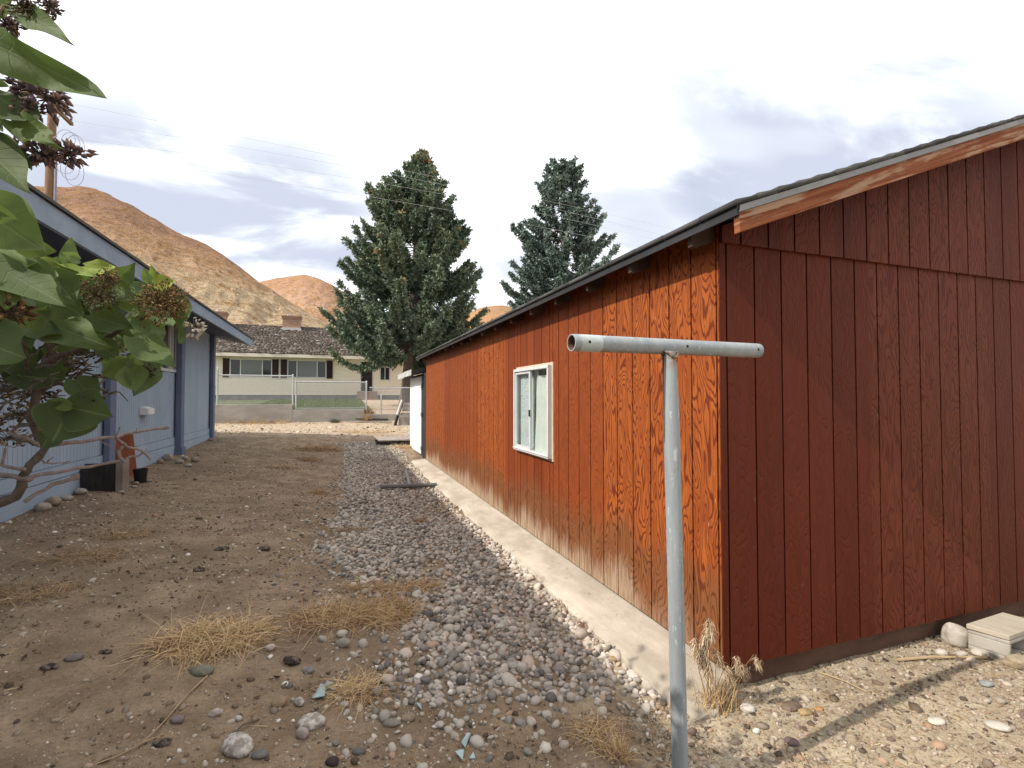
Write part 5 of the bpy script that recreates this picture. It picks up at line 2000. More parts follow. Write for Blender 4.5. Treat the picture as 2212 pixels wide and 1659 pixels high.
for (hx, hy) in ((1532, 1336), (1522, 1372), (1515, 1398), (1545, 1405), (1590, 1423), (1605, 1440), (1570, 1440), (1632, 1418), (1500, 1383), (1530, 1430)):
    q = at_d(hx, hy, depth(c))
    m_ = c.lerp(q, .5) + Vector((rg.normal(0, .015), 0, .02))
    b.tube([c + Vector((rg.normal(0, .02), 0, 0)), m_, q + Vector((-.01, 0, .012)), q], .0016, 4)
b.build('stalks', M_STRAW, weed)

# ================================================================== single stones and finds
def rock(label, sx_, sy_, wpx, colr, seed, hratio=.55, asp=.75, group='loose stones lying on the ground', rough=.6, name='stone', crust=None, sink=.25, sub=ICO3, rot=None, cat='stone', blocky=0):
    c = gsrc(sx_, sy_ + wpx * .12)
    rg = np.random.default_rng(seed)
    r_ = wpx * .72 / 2 / 1066 * depth(c)
    V, Fc = sub
    V = V.copy()
    if blocky:
        V = np.sign(V) * np.abs(V) ** (1 - blocky)
    o3 = rg.uniform(0, 50, 3)
    d = 1 + rough * (fbm(V[:, 0] * 1.3 + o3[0] + V[:, 2], V[:, 1] * 1.3 + o3[1] - V[:, 2] * .7, seed, 2) * .9 + .35 * fbm(V[:, 0] * 4 + V[:, 2] * 3 + o3[2], V[:, 1] * 4 + o3[0], seed + 3, 3))
    V = V * d[:, None] * np.array([r_, r_ * asp, r_ * hratio])
    a = rg.uniform(-.5, .5) if rot is None else rot
    a -= YAW
    ca, sa = math.cos(a), math.sin(a)
    V = np.stack([V[:, 0] * ca - V[:, 1] * sa, V[:, 0] * sa + V[:, 1] * ca, V[:, 2]], -1)
    V[:, 2] += r_ * hratio * (1 - sink * 2 * .5)
    V += np.array(c)
    k = NT('stone_%d' % seed)
    p = k.pos()
    a1 = k.noise(p, 22 / max(r_ * 20, .4), 5, .6)
    a2 = k.noise(p, 90, 4, .7)
    col = k.mix(k.smooth(a1, .35, .65), colr, tuple(q * .72 for q in colr))
    if crust:
        col = k.mix(k.smooth(k.math('ADD', a1, k.math('MULTIPLY', a2, .4)), .62, .78), col, crust)
    col = k.mix(k.math('MULTIPLY', k.smooth(a2, .5, .7), .25), col, tuple(q * .45 for q in colr))
    k.bump(a2, .45, .004)
    m = k.done(col, .85, .2)
    o = npmesh(name, V, Fc, m, None, (c.x, c.y, c.z), smooth=True)
    tag(o, label, cat, group)
    return o


WHT, PNK, GRY, TAN, DRK = (.58, .54, .48), (.34, .26, .235), (.19, .175, .155), (.32, .235, .15), (.05, .038, .036)
S = 0
ROCKS = [
    ('largest white crusted lump in the foreground dirt', 709, 2238, 98, WHT, .5, (.26, .22, .18)),
    ('second white crusted lump, above the pink rounded stone', 935, 2166, 74, (.62, .58, .52), .5, (.30, .25, .2)),
    ('rounded pinkish stone touching the smaller white lump', 907, 2206, 41, (.40, .325, .29), .8, None),
    ('rounded tan-brown cobble left of the blue glass shard', 838, 2112, 46, TAN, .65, None),
    ('upright white crusty stone next to the tan-brown cobble', 897, 2110, 34, (.60, .56, .5), .7, (.3, .26, .22)),
    ('long grey flat stone in the dirt below the near gravel', 1173, 2168, 52, (.25, .225, .19), .4, None),
    ('flat tan stone beside the long grey flat one', 1224, 2152, 42, (.30, .23, .16), .45, None),
    ('flat grey-brown stone at the right of the largest white lump', 779, 2262, 52, GRY, .4, None),
    ('big grey-green flat stone under the straw heap', 608, 2008, 74, (.20, .19, .145), .35, None),
    ('dark purple-red stone at the bottom of the picture', 996, 2285, 40, (.065, .04, .045), .5, None),
    ('slanting dark grey stone in the foreground centre', 1076, 2254, 42, (.15, .145, .13), .45, None),
    ('small clean white stone alone on the foreground dirt', 1318, 2177, 30, (.52, .47, .41), .6, None),
    ('small tan stone with a dark pit in the foreground', 1006, 2230, 26, (.26, .225, .18), .6, None),
    ('pale grey oval cobble at the edge of the near gravel', 1029, 1933, 44, (.34, .31, .26), .6, None),
    ('white wedge-shaped stone right of the straw heap', 811, 1946, 28, (.50, .43, .37), .7, None),
    ('dusty purple-grey stone on the far left of the dirt', 221, 1972, 48, (.19, .155, .145), .4, None),
    ('pink and white mottled stone on the foreground dirt', 646, 2142, 36, (.40, .32, .29), .6, (.55, .5, .45)),
    ('dull mauve stone half buried left of the long dry stalk', 532, 2158, 40, (.22, .175, .165), .45, None),
    ('white chip stone between the stalk and the tan cobble', 714, 2158, 27, (.50, .46, .4), .6, None),
    ('grey slab stone beside the black burnt lump', 925, 2010, 40, (.25, .23, .205), .5, None),
    ('large rounded pinkish cobble at the ledge edge on the gravel', 1745, 1908, 40, (.40, .34, .29), .8, None),
    ('orange-tan cobble on the gravel by the ledge', 1838, 1980, 30, (.42, .30, .17), .6, None),
    ('pale oval cobble on the gravel below the flat mat of grass', 1540, 2002, 34, (.44, .40, .35), .6, None),
    ('dark slate cobble on the gravel under the tan tuft', 1282, 1842, 40, (.12, .115, .115), .5, None),
    ('yellowish cobble in the middle of the near gravel', 1378, 2008, 42, (.34, .29, .21), .6, None),
]
for i, (lbl, sx_, sy_, wp, cc, hr, cr2) in enumerate(ROCKS):
    rock(lbl, sx_, sy_, wp, cc, 100 + i, hr, .72 + .1 * math.sin(i * 2.3), crust=cr2, rough=.75 if cr2 else .45, sink=.5 if hr < .55 else .3)
G3 = 'stones along the foot of the blue wall'
WALLR = [
    ('large pale stone against the blue wall by the second post', 504, 1378, 32, .8), ('round tan stone just left of the large pale one by the second post', 480, 1388, 20, .8),
    ('pale oval stone in front of the second blue post', 540, 1387, 24, .6), ('grey-tan stone right of the second blue post foot', 556, 1378, 22, .7),
    ('brown stone farthest from the wall near the second post', 585, 1382, 26, .7), ('low flat stone on the dirt before the second post', 565, 1396, 24, .4),
    ('pale flat stone right of the black pot', 448, 1443, 20, .5), ('white oval stone left below the black pot', 408, 1452, 19, .6),
    ('white flat stone beside the planter end post', 402, 1460, 18, .4), ('long pale stone at the left foot of the planter', 241, 1476, 46, .45),
    ('small tan stone under the blue corner post', 631, 1321, 14, .7), ('small pale stone by the skirt before the corner post', 609, 1337, 10, .7),
    ('first stone of the row at the blue skirt, nearest the bush', 127, 1526, 42, .65), ('biggest block-like stone in the row at the blue skirt', 160, 1510, 44, .7),
    ('long cream stone in the row between the block and the planter', 197, 1496, 34, .5), ('little stone low at the front of the planter post', 364, 1477, 18, .5)]
for i, (lbl, sx_, sy_, wp, hr) in enumerate(WALLR):
    rock(lbl, sx_, sy_, wp, [(.38, .34, .28), (.34, .27, .2), (.44, .40, .35)][i % 3], 200 + i, hr, .7, G3, .45, sink=.3)
G4 = 'stones in the sun before the red gable'
for i, (lbl, sx_, sy_, wp, cc, hr, bk, gg) in enumerate((
    ('chunky upright pale rock leaning by the concrete block', 2873, 1925, 66, (.52, .47, .40), .95, .35, 'a'),
    ('smooth white stone left below the chunky pale rock', 2825, 1960, 42, (.56, .50, .42), .5, 0, 'a'),
    ('smaller grey-white stone below the chunky pale rock', 2884, 1964, 34, (.48, .43, .37), .55, 0, 'a'),
    ('flat white stone before the hollow concrete block', 2944, 1960, 52, (.60, .55, .48), .35, 0, 'a'),
    ('tan broken brick piece at the right picture edge', 3058, 1992, 66, (.40, .33, .23), .5, .45, 'a'),
    ('white stone at the foot of the dry weed by the corner', 2239, 2128, 42, (.60, .55, .49), .5, .1, 'a'),
    ('bright little white stone in the sunlit dirt', 2270, 2195, 25, (.70, .66, .60), .6, 0, 'a'),
    ('flat brown stone in the sunlit dirt', 2374, 2118, 64, (.20, .145, .11), .3, 0, 'a'),
    ('ochre stone beside the flat brown one', 2417, 2137, 40, (.38, .27, .14), .4, .2, 'a'),
    ('small orange stone right of the ochre one', 2456, 2128, 30, (.46, .25, .12), .4, 0, 'a'),
    ('grey cobble resting on the concrete ledge by itself', 1868, 1852, 20, (.20, .19, .165), .7, 0, 'a'),
    ('long white slab stone in the sun at lower right', 2810, 2163, 52, (.60, .55, .47), .3, 0, 'a'),
    ('cream slab stone in the sun, right of the long white slab', 2990, 2176, 64, (.62, .57, .49), .3, 0, 'a'),
    ('dark purple stone lying in the post shadow', 2374, 2226, 46, (.17, .12, .115), .4, 0, 'a'),
    ('grey-blue stone in the sunlit gravel near the right edge', 2960, 2052, 40, (.33, .35, .35), .4, 0, 'a'))):
    rock(lbl, sx_, sy_, wp, cc, 300 + i, hr, .7, G4, .5 if not bk else 1.1, sink=.3, blocky=bk)
G5 = 'charred lumps on the dirt'
for i, (lbl, sx_, sy_, wp) in enumerate((('big black charred lump right of the straw heap', 874, 1982, 62), ('dark clod on the dirt, left of the two near the far gravel', 664, 1646, 40),
                                         ('dark clod topped with pale stones near the gravel edge', 792, 1646, 42), ('black charcoal stick in the foreground', 482, 2230, 52),
                                         ('charcoal scrap left of the straw heap', 318, 1955, 34), ('small black charcoal crumb by the purple-grey stone', 384, 1975, 18), ('dark clod on the far left of the dirt', 148, 2000, 46),
                                         ('crumbly dark clod above the straw heap', 600, 1708, 36))):
    rock(lbl, sx_, sy_, wp * .85, (.042, .033, .028), 400 + i, .34, .6, G5, 2.0, name='charred_lump', crust=(.17, .135, .105), cat='charred lump')
# broken glass
k = NT('blue_glass_shard')
M_SHARD = k.done((.30, .42, .43), .12, .6)
for i, (lbl, pts) in enumerate((('largest blue-grey glass shard beside the sparse straw tuft', [(940, 2103), (974, 2100), (978, 2062), (962, 2058)]),
                                ('lilac tinted glass shard touching the largest one', [(975, 2072), (998, 2062), (999, 2052), (980, 2053)]),
                                ('small pointed glass shard below the near gravel', [(1247, 2121), (1266, 2137), (1262, 2118)]),
                                ('long glass sliver among the shards at the bottom', [(1384, 2238), (1396, 2250), (1412, 2212), (1402, 2210)]),
                                ('flat glass shard at the bottom beside the long sliver', [(1365, 2262), (1388, 2290), (1392, 2264), (1380, 2256)]),
                                ('little pale glass triangle near the bottom edge', [(1408, 2282), (1426, 2288), (1420, 2268)]))):
    Q = [gsrc(*q) + Vector((0, 0, .012 + .006 * math.sin(j * 2 + i))) for j, q in enumerate(pts)]
    b = MB()
    b.prism(Q, (0, 0, .004))
    c = sum(Q, Vector()) / len(Q)
    tag(b.build('glass_shard', M_SHARD, None, c), lbl, 'glass shard', 'broken glass on the foreground dirt')
# sticks
M_STICK = plank_mat('dry_stick', (.36, .26, .15), (.48, .37, .23), (.26, .18, .11), 0, (10, 10, 10))
M_TWIG = painted('dark_twig', (.10, .075, .06), (.17, .13, .105), .85)
for lbl, pts, r_, m_ in (('long straight dry stalk crossing the foreground dirt', [(622, 2030), (560, 2096), (500, 2160), (460, 2210), (412, 2246)], .0042, M_STICK),
                         ('thin branching stalk continuing to the bottom edge', [(490, 2205), (420, 2243), (360, 2268), (288, 2304)], .003, M_STICK),
                         ('dark crooked twig above the largest white lump', [(690, 2212), (730, 2186), (778, 2162)], .005, M_TWIG),
                         ('pale stalk rising from the black lump to the flattened grass', [(905, 1955), (940, 1910), (985, 1838)], .0025, M_STICK),
                         ('short pale twig between the straw heap and the gravel', [(818, 1908), (838, 1890), (852, 1880)], .003, M_STICK),
                         ('thin twig lying in the sun before the gable', [(2460, 2020), (2530, 2050), (2600, 2078)], .004, M_STICK),
                         ('weathered lath lying in the sun toward the concrete block', [(2690, 1985), (2800, 1982), (2960, 1978)], .009, M_STICK),
                         ('curved twig on the dirt left of the steel post', [(1900, 2060), (1935, 2130), (1962, 2190)], .0025, M_STICK)):
    b = MB()
    Q = [gsrc(*q) + Vector((0, 0, r_ * 1.2 + .012 * (j % 2))) for j, q in enumerate(pts)]
    b.tube(Q, [r_ * (1 - .1 * j) for j in range(len(Q))], 7)
    tag(b.build('stick', m_, None, Q[len(Q) // 2]), lbl, 'stick', 'dry sticks on the ground')
# ================================================================== lilac bush
root = Vector((-1.25, 1.25, float(gz(-1.25, 1.25))))
lil = tag(empty('lilac_bush', root), 'lilac bush with broad heart-shaped leaves and dry brown flower heads, left foreground', 'bush')
Q = lambda x, y, d: at_d(x * .72, y * .72, d)
M_LBARK = plank_mat('lilac_bark', (.085, .068, .055), (.15, .125, .10), (.055, .043, .035), 2, (60, 30, 60), .9, .8)
M_LPALE = plank_mat('pale_bare_twig', (.17, .13, .12), (.26, .21, .195), (.10, .078, .07), 2, (60, 60, 60), .85, .5)


def knob(pts, rad, seed):
    """resample a branch with bends and nodes"""
    rg = np.random.default_rng(seed)
    P, R = [], []
    for i in range(len(pts) - 1):
        a, c = Vector(pts[i]), Vector(pts[i + 1])
        nn_ = max(2, int((c - a).length / .03))
        for j in range(nn_):
            f = j / nn_
            P.append(a.lerp(c, f) + Vector(rg.normal(0, .0022, 3)))
            r_ = rad[i] * (1 - f) + rad[i + 1] * f
            R.append(r_ * (1 + .05 * rg.normal() + (.22 if rg.random() < .12 else 0)))
    P.append(Vector(pts[-1]))
    R.append(rad[-1])
    return P, R


TR = [
    ([root, Vector((-1.12, 1.26, .75)), Q(-60, 1520, 1.22), Q(48, 1491, 1.22), Q(78, 1428, 1.22), Q(88, 1395, 1.22), Q(135, 1343, 1.23), Q(112, 1300, 1.24), Q(97, 1260, 1.22), Q(107, 1200, 1.2), Q(120, 1130, 1.18), Q(143, 1085, 1.17), Q(160, 1070, 1.16)],
     [.03, .024, .018, .016, .0145, .0135, .013, .0125, .0125, .0125, .0125, .012, .011]),
    ([Q(160, 1070, 1.16), Q(217, 1056, 1.15), Q(304, 1026, 1.13), Q(369, 985, 1.11), Q(412, 963, 1.1), Q(470, 930, 1.08)], [.011, .0098, .0085, .007, .005, .0035]),
    ([Q(160, 1070, 1.16), Q(152, 1030, 1.14), Q(140, 960, 1.1), Q(110, 900, 1.0)], [.009, .008, .007, .005]),
    ([Q(105, 1150, 1.19), Q(85, 1120, 1.15), Q(88, 1080, 1.1), Q(60, 1000, 1.05)], [.008, .007, .006, .004]),
    ([Q(110, 1170, 1.19), Q(170, 1155, 1.22), Q(230, 1140, 1.25), Q(300, 1130, 1.28), Q(340, 1134, 1.3), Q(370, 1146, 1.3)], [.007, .006, .005, .004, .0035, .002]),
    ([Vector((-1.2, 1.3, .9)), Q(-40, 1180, 1.3), Q(60, 1160, 1.28), Q(110, 1150, 1.25)], [.012, .009, .008, .006]),
    ([Q(-70, 600, .62), Q(-20, 540, .62), Q(30, 480, .63), Q(70, 440, .64), Q(110, 350, .65)], [.006, .005, .0035, .0028, .0016]),
    ([root + Vector((.05, .05, 0)), Q(-300, 1300, 1.3), Q(-420, 900, 1.3), Q(-500, 500, 1.3), Q(-480, 200, 1.3)], [.024, .017, .013, .009, .005]),
    ([root + Vector((-.05, .06, 0)), Q(-700, 1200, 1.4), Q(-900, 800, 1.4), Q(-1000, 450, 1.4)], [.024, .017, .012, .006]),
    ([Q(-420, 900, 1.3), Q(-300, 700, 1.2), Q(-200, 480, 1.1)], [.012, .008, .004]),
    ([Q(-900, 800, 1.4), Q(-750, 600, 1.3), Q(-650, 350, 1.2)], [.011, .008, .004]),
    ([Vector((-1.2, 1.2, 1.0)), Q(-160, 900, .75), Q(-90, 650, .65), Q(-50, 350, .6), Q(-20, 130, .6), Q(60, 60, .62)], [.014, .011, .009, .007, .005, .002]),
]
PALE = [
    ([Vector((-1.15, 1.3, .95)), Q(-30, 1420, 1.2), Q(40, 1430, 1.2), Q(88, 1438, 1.2)], [.010, .0095, .009, .0075]),
    ([Q(92, 1432, 1.22), Q(160, 1418, 1.28), Q(240, 1405, 1.34), Q(300, 1392, 1.4), Q(352, 1385, 1.44)], [.0085, .0075, .007, .006, .0055]),
    ([Q(30, 1295, 1.2), Q(70, 1315, 1.2), Q(118, 1335, 1.22), Q(165, 1334, 1.25), Q(240, 1328, 1.3), Q(300, 1316, 1.35), Q(345, 1306, 1.4), Q(420, 1294, 1.46), Q(500, 1283, 1.52)], [.006, .007, .0075, .0078, .0075, .007, .0068, .006, .0065]),
    ([Q(350, 1310, 1.4), Q(362, 1326, 1.4), Q(385, 1340, 1.42), Q(430, 1354, 1.46), Q(452, 1380, 1.48)], [.005, .0062, .006, .0052, .0045]),
    ([Q(365, 1340, 1.4), Q(358, 1365, 1.4), Q(372, 1385, 1.4)], [.006, .008, .005]),
    ([Q(375, 1378, 1.42), Q(420, 1362, 1.46), Q(440, 1350, 1.48)], [.004, .0038, .003]),
    ([Q(300, 1318, 1.35), Q(330, 1340, 1.38), Q(350, 1356, 1.4)], [.0022, .002, .002]),
    ([Q(70, 1500, 1.22), Q(140, 1466, 1.26), Q(185, 1445, 1.28), Q(230, 1431, 1.3)], [.007, .007, .0075, .0085]),
    ([Q(100, 1395, 1.22), Q(120, 1380, 1.24), Q(142, 1388, 1.25), Q(160, 1372, 1.26)], [.004, .0035, .003, .002]),
    ([Q(140, 1388, 1.25), Q(180, 1388, 1.28), Q(208, 1384, 1.3)], [.003, .0024, .003]),
    ([Q(190, 1312, 1.24), Q(230, 1302, 1.28), Q(270, 1286, 1.3)], [.004, .0038, .003]),
    ([Q(0, 1390, 1.2), Q(30, 1406, 1.2), Q(70, 1408, 1.2)], [.006, .006, .006]),
    ([Q(10, 1345, 1.2), Q(14, 1375, 1.2), Q(6, 1400, 1.2)], [.004, .005, .004]),
    ([Q(0, 1330, 1.2), Q(40, 1345, 1.2), Q(95, 1322, 1.2)], [.0016, .0016, .0014]),
    ([Q(350, 1308, 1.4), Q(356, 1292, 1.4), Q(360, 1280, 1.4)], [.004, .003, .002]),
    ([Q(408, 1300, 1.45), Q(410, 1285, 1.45)], [.002, .0015]),
]
b = MB()
for i, (pts, rad) in enumerate(TR):
    P_, R_ = knob(pts, [r_ * .68 for r_ in rad], 500 + i)
    b.tube(P_, R_, 10)
b.build('trunk', M_LBARK, lil, smooth='auto')
b = MB()
for i, (pts, rad) in enumerate(PALE):
    rad = [r_ * .66 for r_ in rad]
    P_, R_ = knob(pts, rad, 540 + i)
    b.tube(P_, R_, 8)
    e_ = Vector(pts[-1])
    if rad[-1] > .0032:
        dd = (Vector(pts[-1]) - Vector(pts[-2])).normalized()
        b.tube([e_ - dd * .012, e_ - dd * .004, e_ + dd * .003, e_ + dd * .006], [rad[-1], rad[-1] * 1.45, rad[-1] * 1.35, rad[-1] * .8], 8)
b.build('bare_branches', M_LPALE, lil, smooth='auto')
# fine twigs in the thicket
rg = np.random.default_rng(61)
b = MB()
for i in range(190):
    x0, y0 = rg.uniform(-60, 330), rg.uniform(960, 1340)
    if y0 > 1210 and x0 > 120:
        continue
    d0 = rg.uniform(1.1, 1.45)
    a = rg.uniform(-.9, .6)
    l = rg.uniform(30, 95)
    p_ = [Q(x0, y0, d0)]
    for j in range(1, 4):
        p_.append(Q(x0 + math.cos(a) * l * j / 3 + rg.normal(0, 4), y0 + math.sin(a) * l * j / 3 + rg.normal(0, 5), d0 + rg.normal(0, .02)))
    b.tube(p_, [.0032, .0026, .002, .0012], 5)
b.build('fine_twigs', M_LBARK, lil, smooth='auto')

# ---- leaves
NU, NV = 15, 7


def leaf(base, tip, wid, nrm_roll, fold, curl, wave, ph):
    base, tip = Vector(base), Vector(tip)
    ax = tip - base
    L = ax.length
    ax.normalize()
    toe = (EYE - base).normalized()
    s_ = ax.cross(toe)
    if s_.length < .1:
        s_ = ax.orthogonal()
    s_.normalize()
    n_ = s_.cross(ax)
    if n_.dot(toe) < 0:
        n_ = -n_
    s2 = s_ * math.cos(nrm_roll) + n_ * math.sin(nrm_roll)
    n2 = -s_ * math.sin(nrm_roll) + n_ * math.cos(nrm_roll)
    V, U, W = [], [], []
    for i in range(NU):
        t = i / (NU - 1)
        sq = max(0.0, (t - .30) / .70)
        w_ = wid * .5 * (math.sqrt(max(0, 1 - ((.30 - t) / .315) ** 2)) if t < .30 else (1 - sq ** 1.75) * (1 - .25 * sq ** 3))
        if t > .985:
            w_ = wid * .004
        back = .10 * L * max(0, 1 - t / .12) ** 1
        for j in range(NV):
            v = -1 + 2 * j / (NV - 1)
            a_ = abs(v)
            p_ = base + ax * (L * t - back * a_ ** 1.5 * (1 if t < .12 else 0)) + s2 * (w_ * v)
            p_ += n2 * (-fold * w_ * (1 - a_ ** 1.3) + curl * L * (t ** 2) * -1 + wave * L * .05 * math.sin(t * 9 + ph + v * 1.5) * a_)
            V.append(p_)
            U.append(t)
            W.append(v)
    return V, U, W


LV = [  # base, tip, width px (1024-sheet of 3072), depth, roll, fold, tint
    ((-90, 105), (262, 282), 112, .52, .25, .55, .35), ((40, 18), (196, 110), 62, .56, .35, .4, .3), ((-40, -8), (52, 42), 60, .55, .1, .3, .55),
    ((-60, 30), (45, 52), 40, .55, -.3, .2, .75), ((85, 352), (-45, 255), 95, .6, .3, .3, .22), ((30, 360), (190, 446), 72, .62, .15, .35, .45),
    ((-10, 425), (100, 520), 72, .62, -.2, .3, .35), ((-80, 400), (74, 552), 120, .6, .2, .35, .3), ((-40, 30), (50, -30), 50, .56, .3, .3, .3),
    ((-90, 600), (129, 748), 170, .72, .1, .25, .5), ((50, 735), (172, 752), 62, .76, .3, .3, .6), ((-60, 640), (60, 665), 70, .7, .5, .3, .42),
    ((205, 797), (218, 709), 42, 1.0, .3, .5, .55), ((252, 796), (361, 809), 42, 1.02, .35, .4, .92), ((125, 784), (262, 834), 40, .95, .7, .6, .88),
    ((180, 800), (285, 822), 34, .98, .6, .5, .82), ((150, 795), (230, 805), 52, 1.0, .2, .3, .55), ((447, 846), (428, 803), 28, 1.06, .3, .4, .75), ((468, 840), (450, 793), 18, 1.06, .6, .5, .85),
    ((462, 852), (522, 842), 46, 1.05, .2, .2, 1.0), ((-40, 770), (190, 905), 120, .85, .25, .35, .3), ((60, 800), (180, 870), 90, .9, -.2, .35, .42), ((150, 820), (232, 918), 92, .95, .15, .3, .3),
    ((5, 845), (20, 922), 74, .85, .15, .25, .5), ((-30, 905), (30, 880), 50, .86, .3, .3, .35), ((310, 842), (412, 905), 66, 1.05, .2, .3, .35), ((398, 925), (342, 868), 46, 1.06, .25, .3, .68), ((350, 875), (398, 928), 36, 1.07, .5, .3, .4),
    ((130, 885), (252, 948), 104, .98, .2, .3, .3), ((88, 985), (133, 925), 56, .95, .3, .3, .5), ((110, 955), (302, 1024), 104, 1.0, .15, .32, .38), ((60, 960), (190, 1010), 70, 1.02, -.3, .3, .2),
    ((275, 942), (402, 986), 74, 1.06, .25, .3, .28), ((-90, 1000), (92, 1083), 150, .8, .15, .3, .25), ((398, 1008), (524, 1098), 78, 1.02, .2, .35, .38), ((410, 950), (450, 1000), 50, 1.08, .4, .3, .42),
    ((300, 1026), (357, 1078), 58, 1.1, .25, .3, .3), ((392, 1060), (468, 1092), 52, 1.08, .35, .3, .35), ((340, 1082), (378, 1148), 74, 1.06, .1, .2, .55), ((392, 1102), (408, 1178), 72, 1.06, -.15, .25, .5),
    ((448, 1078), (400, 1190), 84, 1.09, .2, .25, .28), ((205, 1220), (328, 1248), 128, 1.12, .1, .22, .16), ((215, 1222), (158, 1328), 142, 1.12, .1, .22, .14), ((212, 1218), (142, 1202), 36, 1.12, .3, .3, .6),
    ((225, 1135), (290, 1196), 76, 1.16, .2, .3, .2), ((538, 880), (552, 1030), 50, 1.08, .55, .4, .35), ((520, 900), (560, 960), 46, 1.09, .3, .3, .3), ((-30, 700), (70, 770), 70, .8, .4, .3, .45),
    ((160, 840), (100, 900), 60, .93, .3, .3, .5), ((250, 830), (300, 880), 56, 1.04, .2, .3, .4), ((40, 790), (130, 800), 46, .88, .6, .4, .7), ((265, 975), (330, 940), 48, 1.08, .3, .3, .4),
    ((5, 1060), (60, 1130), 50, 1.15, .3, .3, .25), ((190, 1100), (130, 1150), 46, 1.2, .3, .3, .3), ((335, 1090), (315, 1075), 36, 1.08, .3, .3, .75), ((170, 1290), (120, 1350), 60, 1.2, .3, .3, .1),
    ((20, 440), (-30, 500), 60, .63, .2, .3, .4), ((-60, 330), (-10, 410), 60, .62, .2, .3, .3), ((240, 780), (200, 760), 30, 1.0, .4, .4, .6), ((440, 1050), (480, 1100), 40, 1.1, .5, .3, .4)]
rg = np.random.default_rng(9)
V, U, W, T = [], [], [], []
for i, (a_, c_, w_, d_, ro, fo, ti) in enumerate(LV):
    pa_ = Q(a_[0], a_[1], d_ + rg.normal(0, .01))
    pc_ = Q(c_[0], c_[1], d_ + rg.uniform(-.05, .05))
    v, u_, ww_ = leaf(pa_, pc_, w_ * .72 / 1066 * d_ * 1.12, ro * rg.choice([-1, 1]), fo * rg.uniform(.8, 1.5), rg.uniform(-.12, .24), rg.uniform(.4, 1.6), rg.uniform(0, 6))
    V += v
    U += u_
    W += ww_
    T += [ti] * len(v)
# inner and outer leaves that fill the crown, also beyond the frame
def pick():
    while True:
        x, y = rg.uniform(-330, 470), rg.uniform(760, 1130)
        if y > 1060 - .1 * x and x > 60:
            continue
        if x > 120 and y < 800 + .12 * x:
            continue
        return x, y, rg.uniform(1.1, 1.35)


for i in range(420):
    x, y, d_ = pick()
    if i > 185:
        # the rest of the bush, left of what the photo frames
        x, y, d_ = rg.uniform(-1500, -40), rg.uniform(80, 1150), rg.uniform(.85, 1.7)
    elif i > 160:
        x, y, d_ = rg.uniform(-420, -20), rg.uniform(-80, 700), rg.uniform(.6, 1.1)
    pa_ = Q(x, y, d_)
    dv = Vector((rg.normal(.2, .7), rg.normal(-.1, .7), rg.normal(-.25, .6))).normalized()
    L_ = rg.uniform(.06, .1)
    v, u_, ww_ = leaf(pa_, pa_ + dv * L_, L_ * rg.uniform(.6, .78), rg.uniform(-.8, .8), rg.uniform(.2, .45), rg.uniform(-.1, .15), 1, rg.uniform(0, 6))
    V += v
    U += u_
    W += ww_
    T += [float(np.clip(rg.normal(.3, .15), 0, 1))] * len(v)
q_ = []
for i in range(NU - 1):
    for j in range(NV - 1):
        q_.append([i * NV + j, i * NV + j + 1, (i + 1) * NV + j + 1, (i + 1) * NV + j])
q_ = np.array(q_)
nl = len(V) // (NU * NV)
Fc = (q_[None] + (np.arange(nl) * NU * NV)[:, None, None]).reshape(-1, 4)
k = NT('lilac_leaf')
t = k.attr('tint')
u_ = k.attr('lu')
v_ = k.attr('lv')
av = k.math('ABSOLUTE', v_)
col = k.ramp(t, [(0, (.040, .054, .036)), (.35, (.115, .162, .064)), (.7, (.20, .275, .085)), (1, (.40, .48, .10))])
mid_ = k.math('SUBTRACT', 1.0, k.smooth(k.math('MULTIPLY', av, k.math('SUBTRACT', 1.15, u_)), .014, .05))
lat = k.math('SINE', k.math('MULTIPLY', k.math('SUBTRACT', u_, k.math('MULTIPLY', av, .22)), 44.0))
lat = k.math('MULTIPLY', k.smooth(lat, .90, .99), k.math('SUBTRACT', 1.0, k.smooth(av, .6, .95)))
vein = k.math('MAXIMUM', mid_, k.math('MULTIPLY', lat, .10))
bl_ = k.noise(k.pos(), 45, 4, .6)
col = k.mix(k.math('MULTIPLY', k.smooth(bl_, .42, .72), .35), col, (.085, .10, .04))
col = k.mix(k.math('MULTIPLY', vein, .5), col, (.20, .26, .12))
rimm = k.smooth(av, .93, 1.0)
col = k.mix(k.math('MULTIPLY', rimm, .35), col, (.22, .28, .12))
hole = k.noise(k.pos(), 160, 2)
col = k.mix(k.math('MULTIPLY', k.smooth(hole, .73, .76), .7), col, (.13, .08, .03))
k.bump(k.math('ADD', k.math('MULTIPLY', lat, -.5), k.math('ADD', k.math('MULTIPLY', mid_, -.8), k.math('MULTIPLY', bl_, .6))), .5, .003)
k.done(col, .66, .2)
tr = k.n('BsdfTranslucent', Color=k.mix(.5, col, (.16, .26, .03)))
mx = k.n('MixShader', i0=.30, i1=k.b.outputs[0], i2=tr.outputs[0])
k.t.links.new(mx.outputs[0], k.out.inputs[0])
lv_ = npmesh('foliage', [v[:] for v in V], Fc, k.m, lil, tint=T, smooth=True, attrs={'lu': U, 'lv': W})

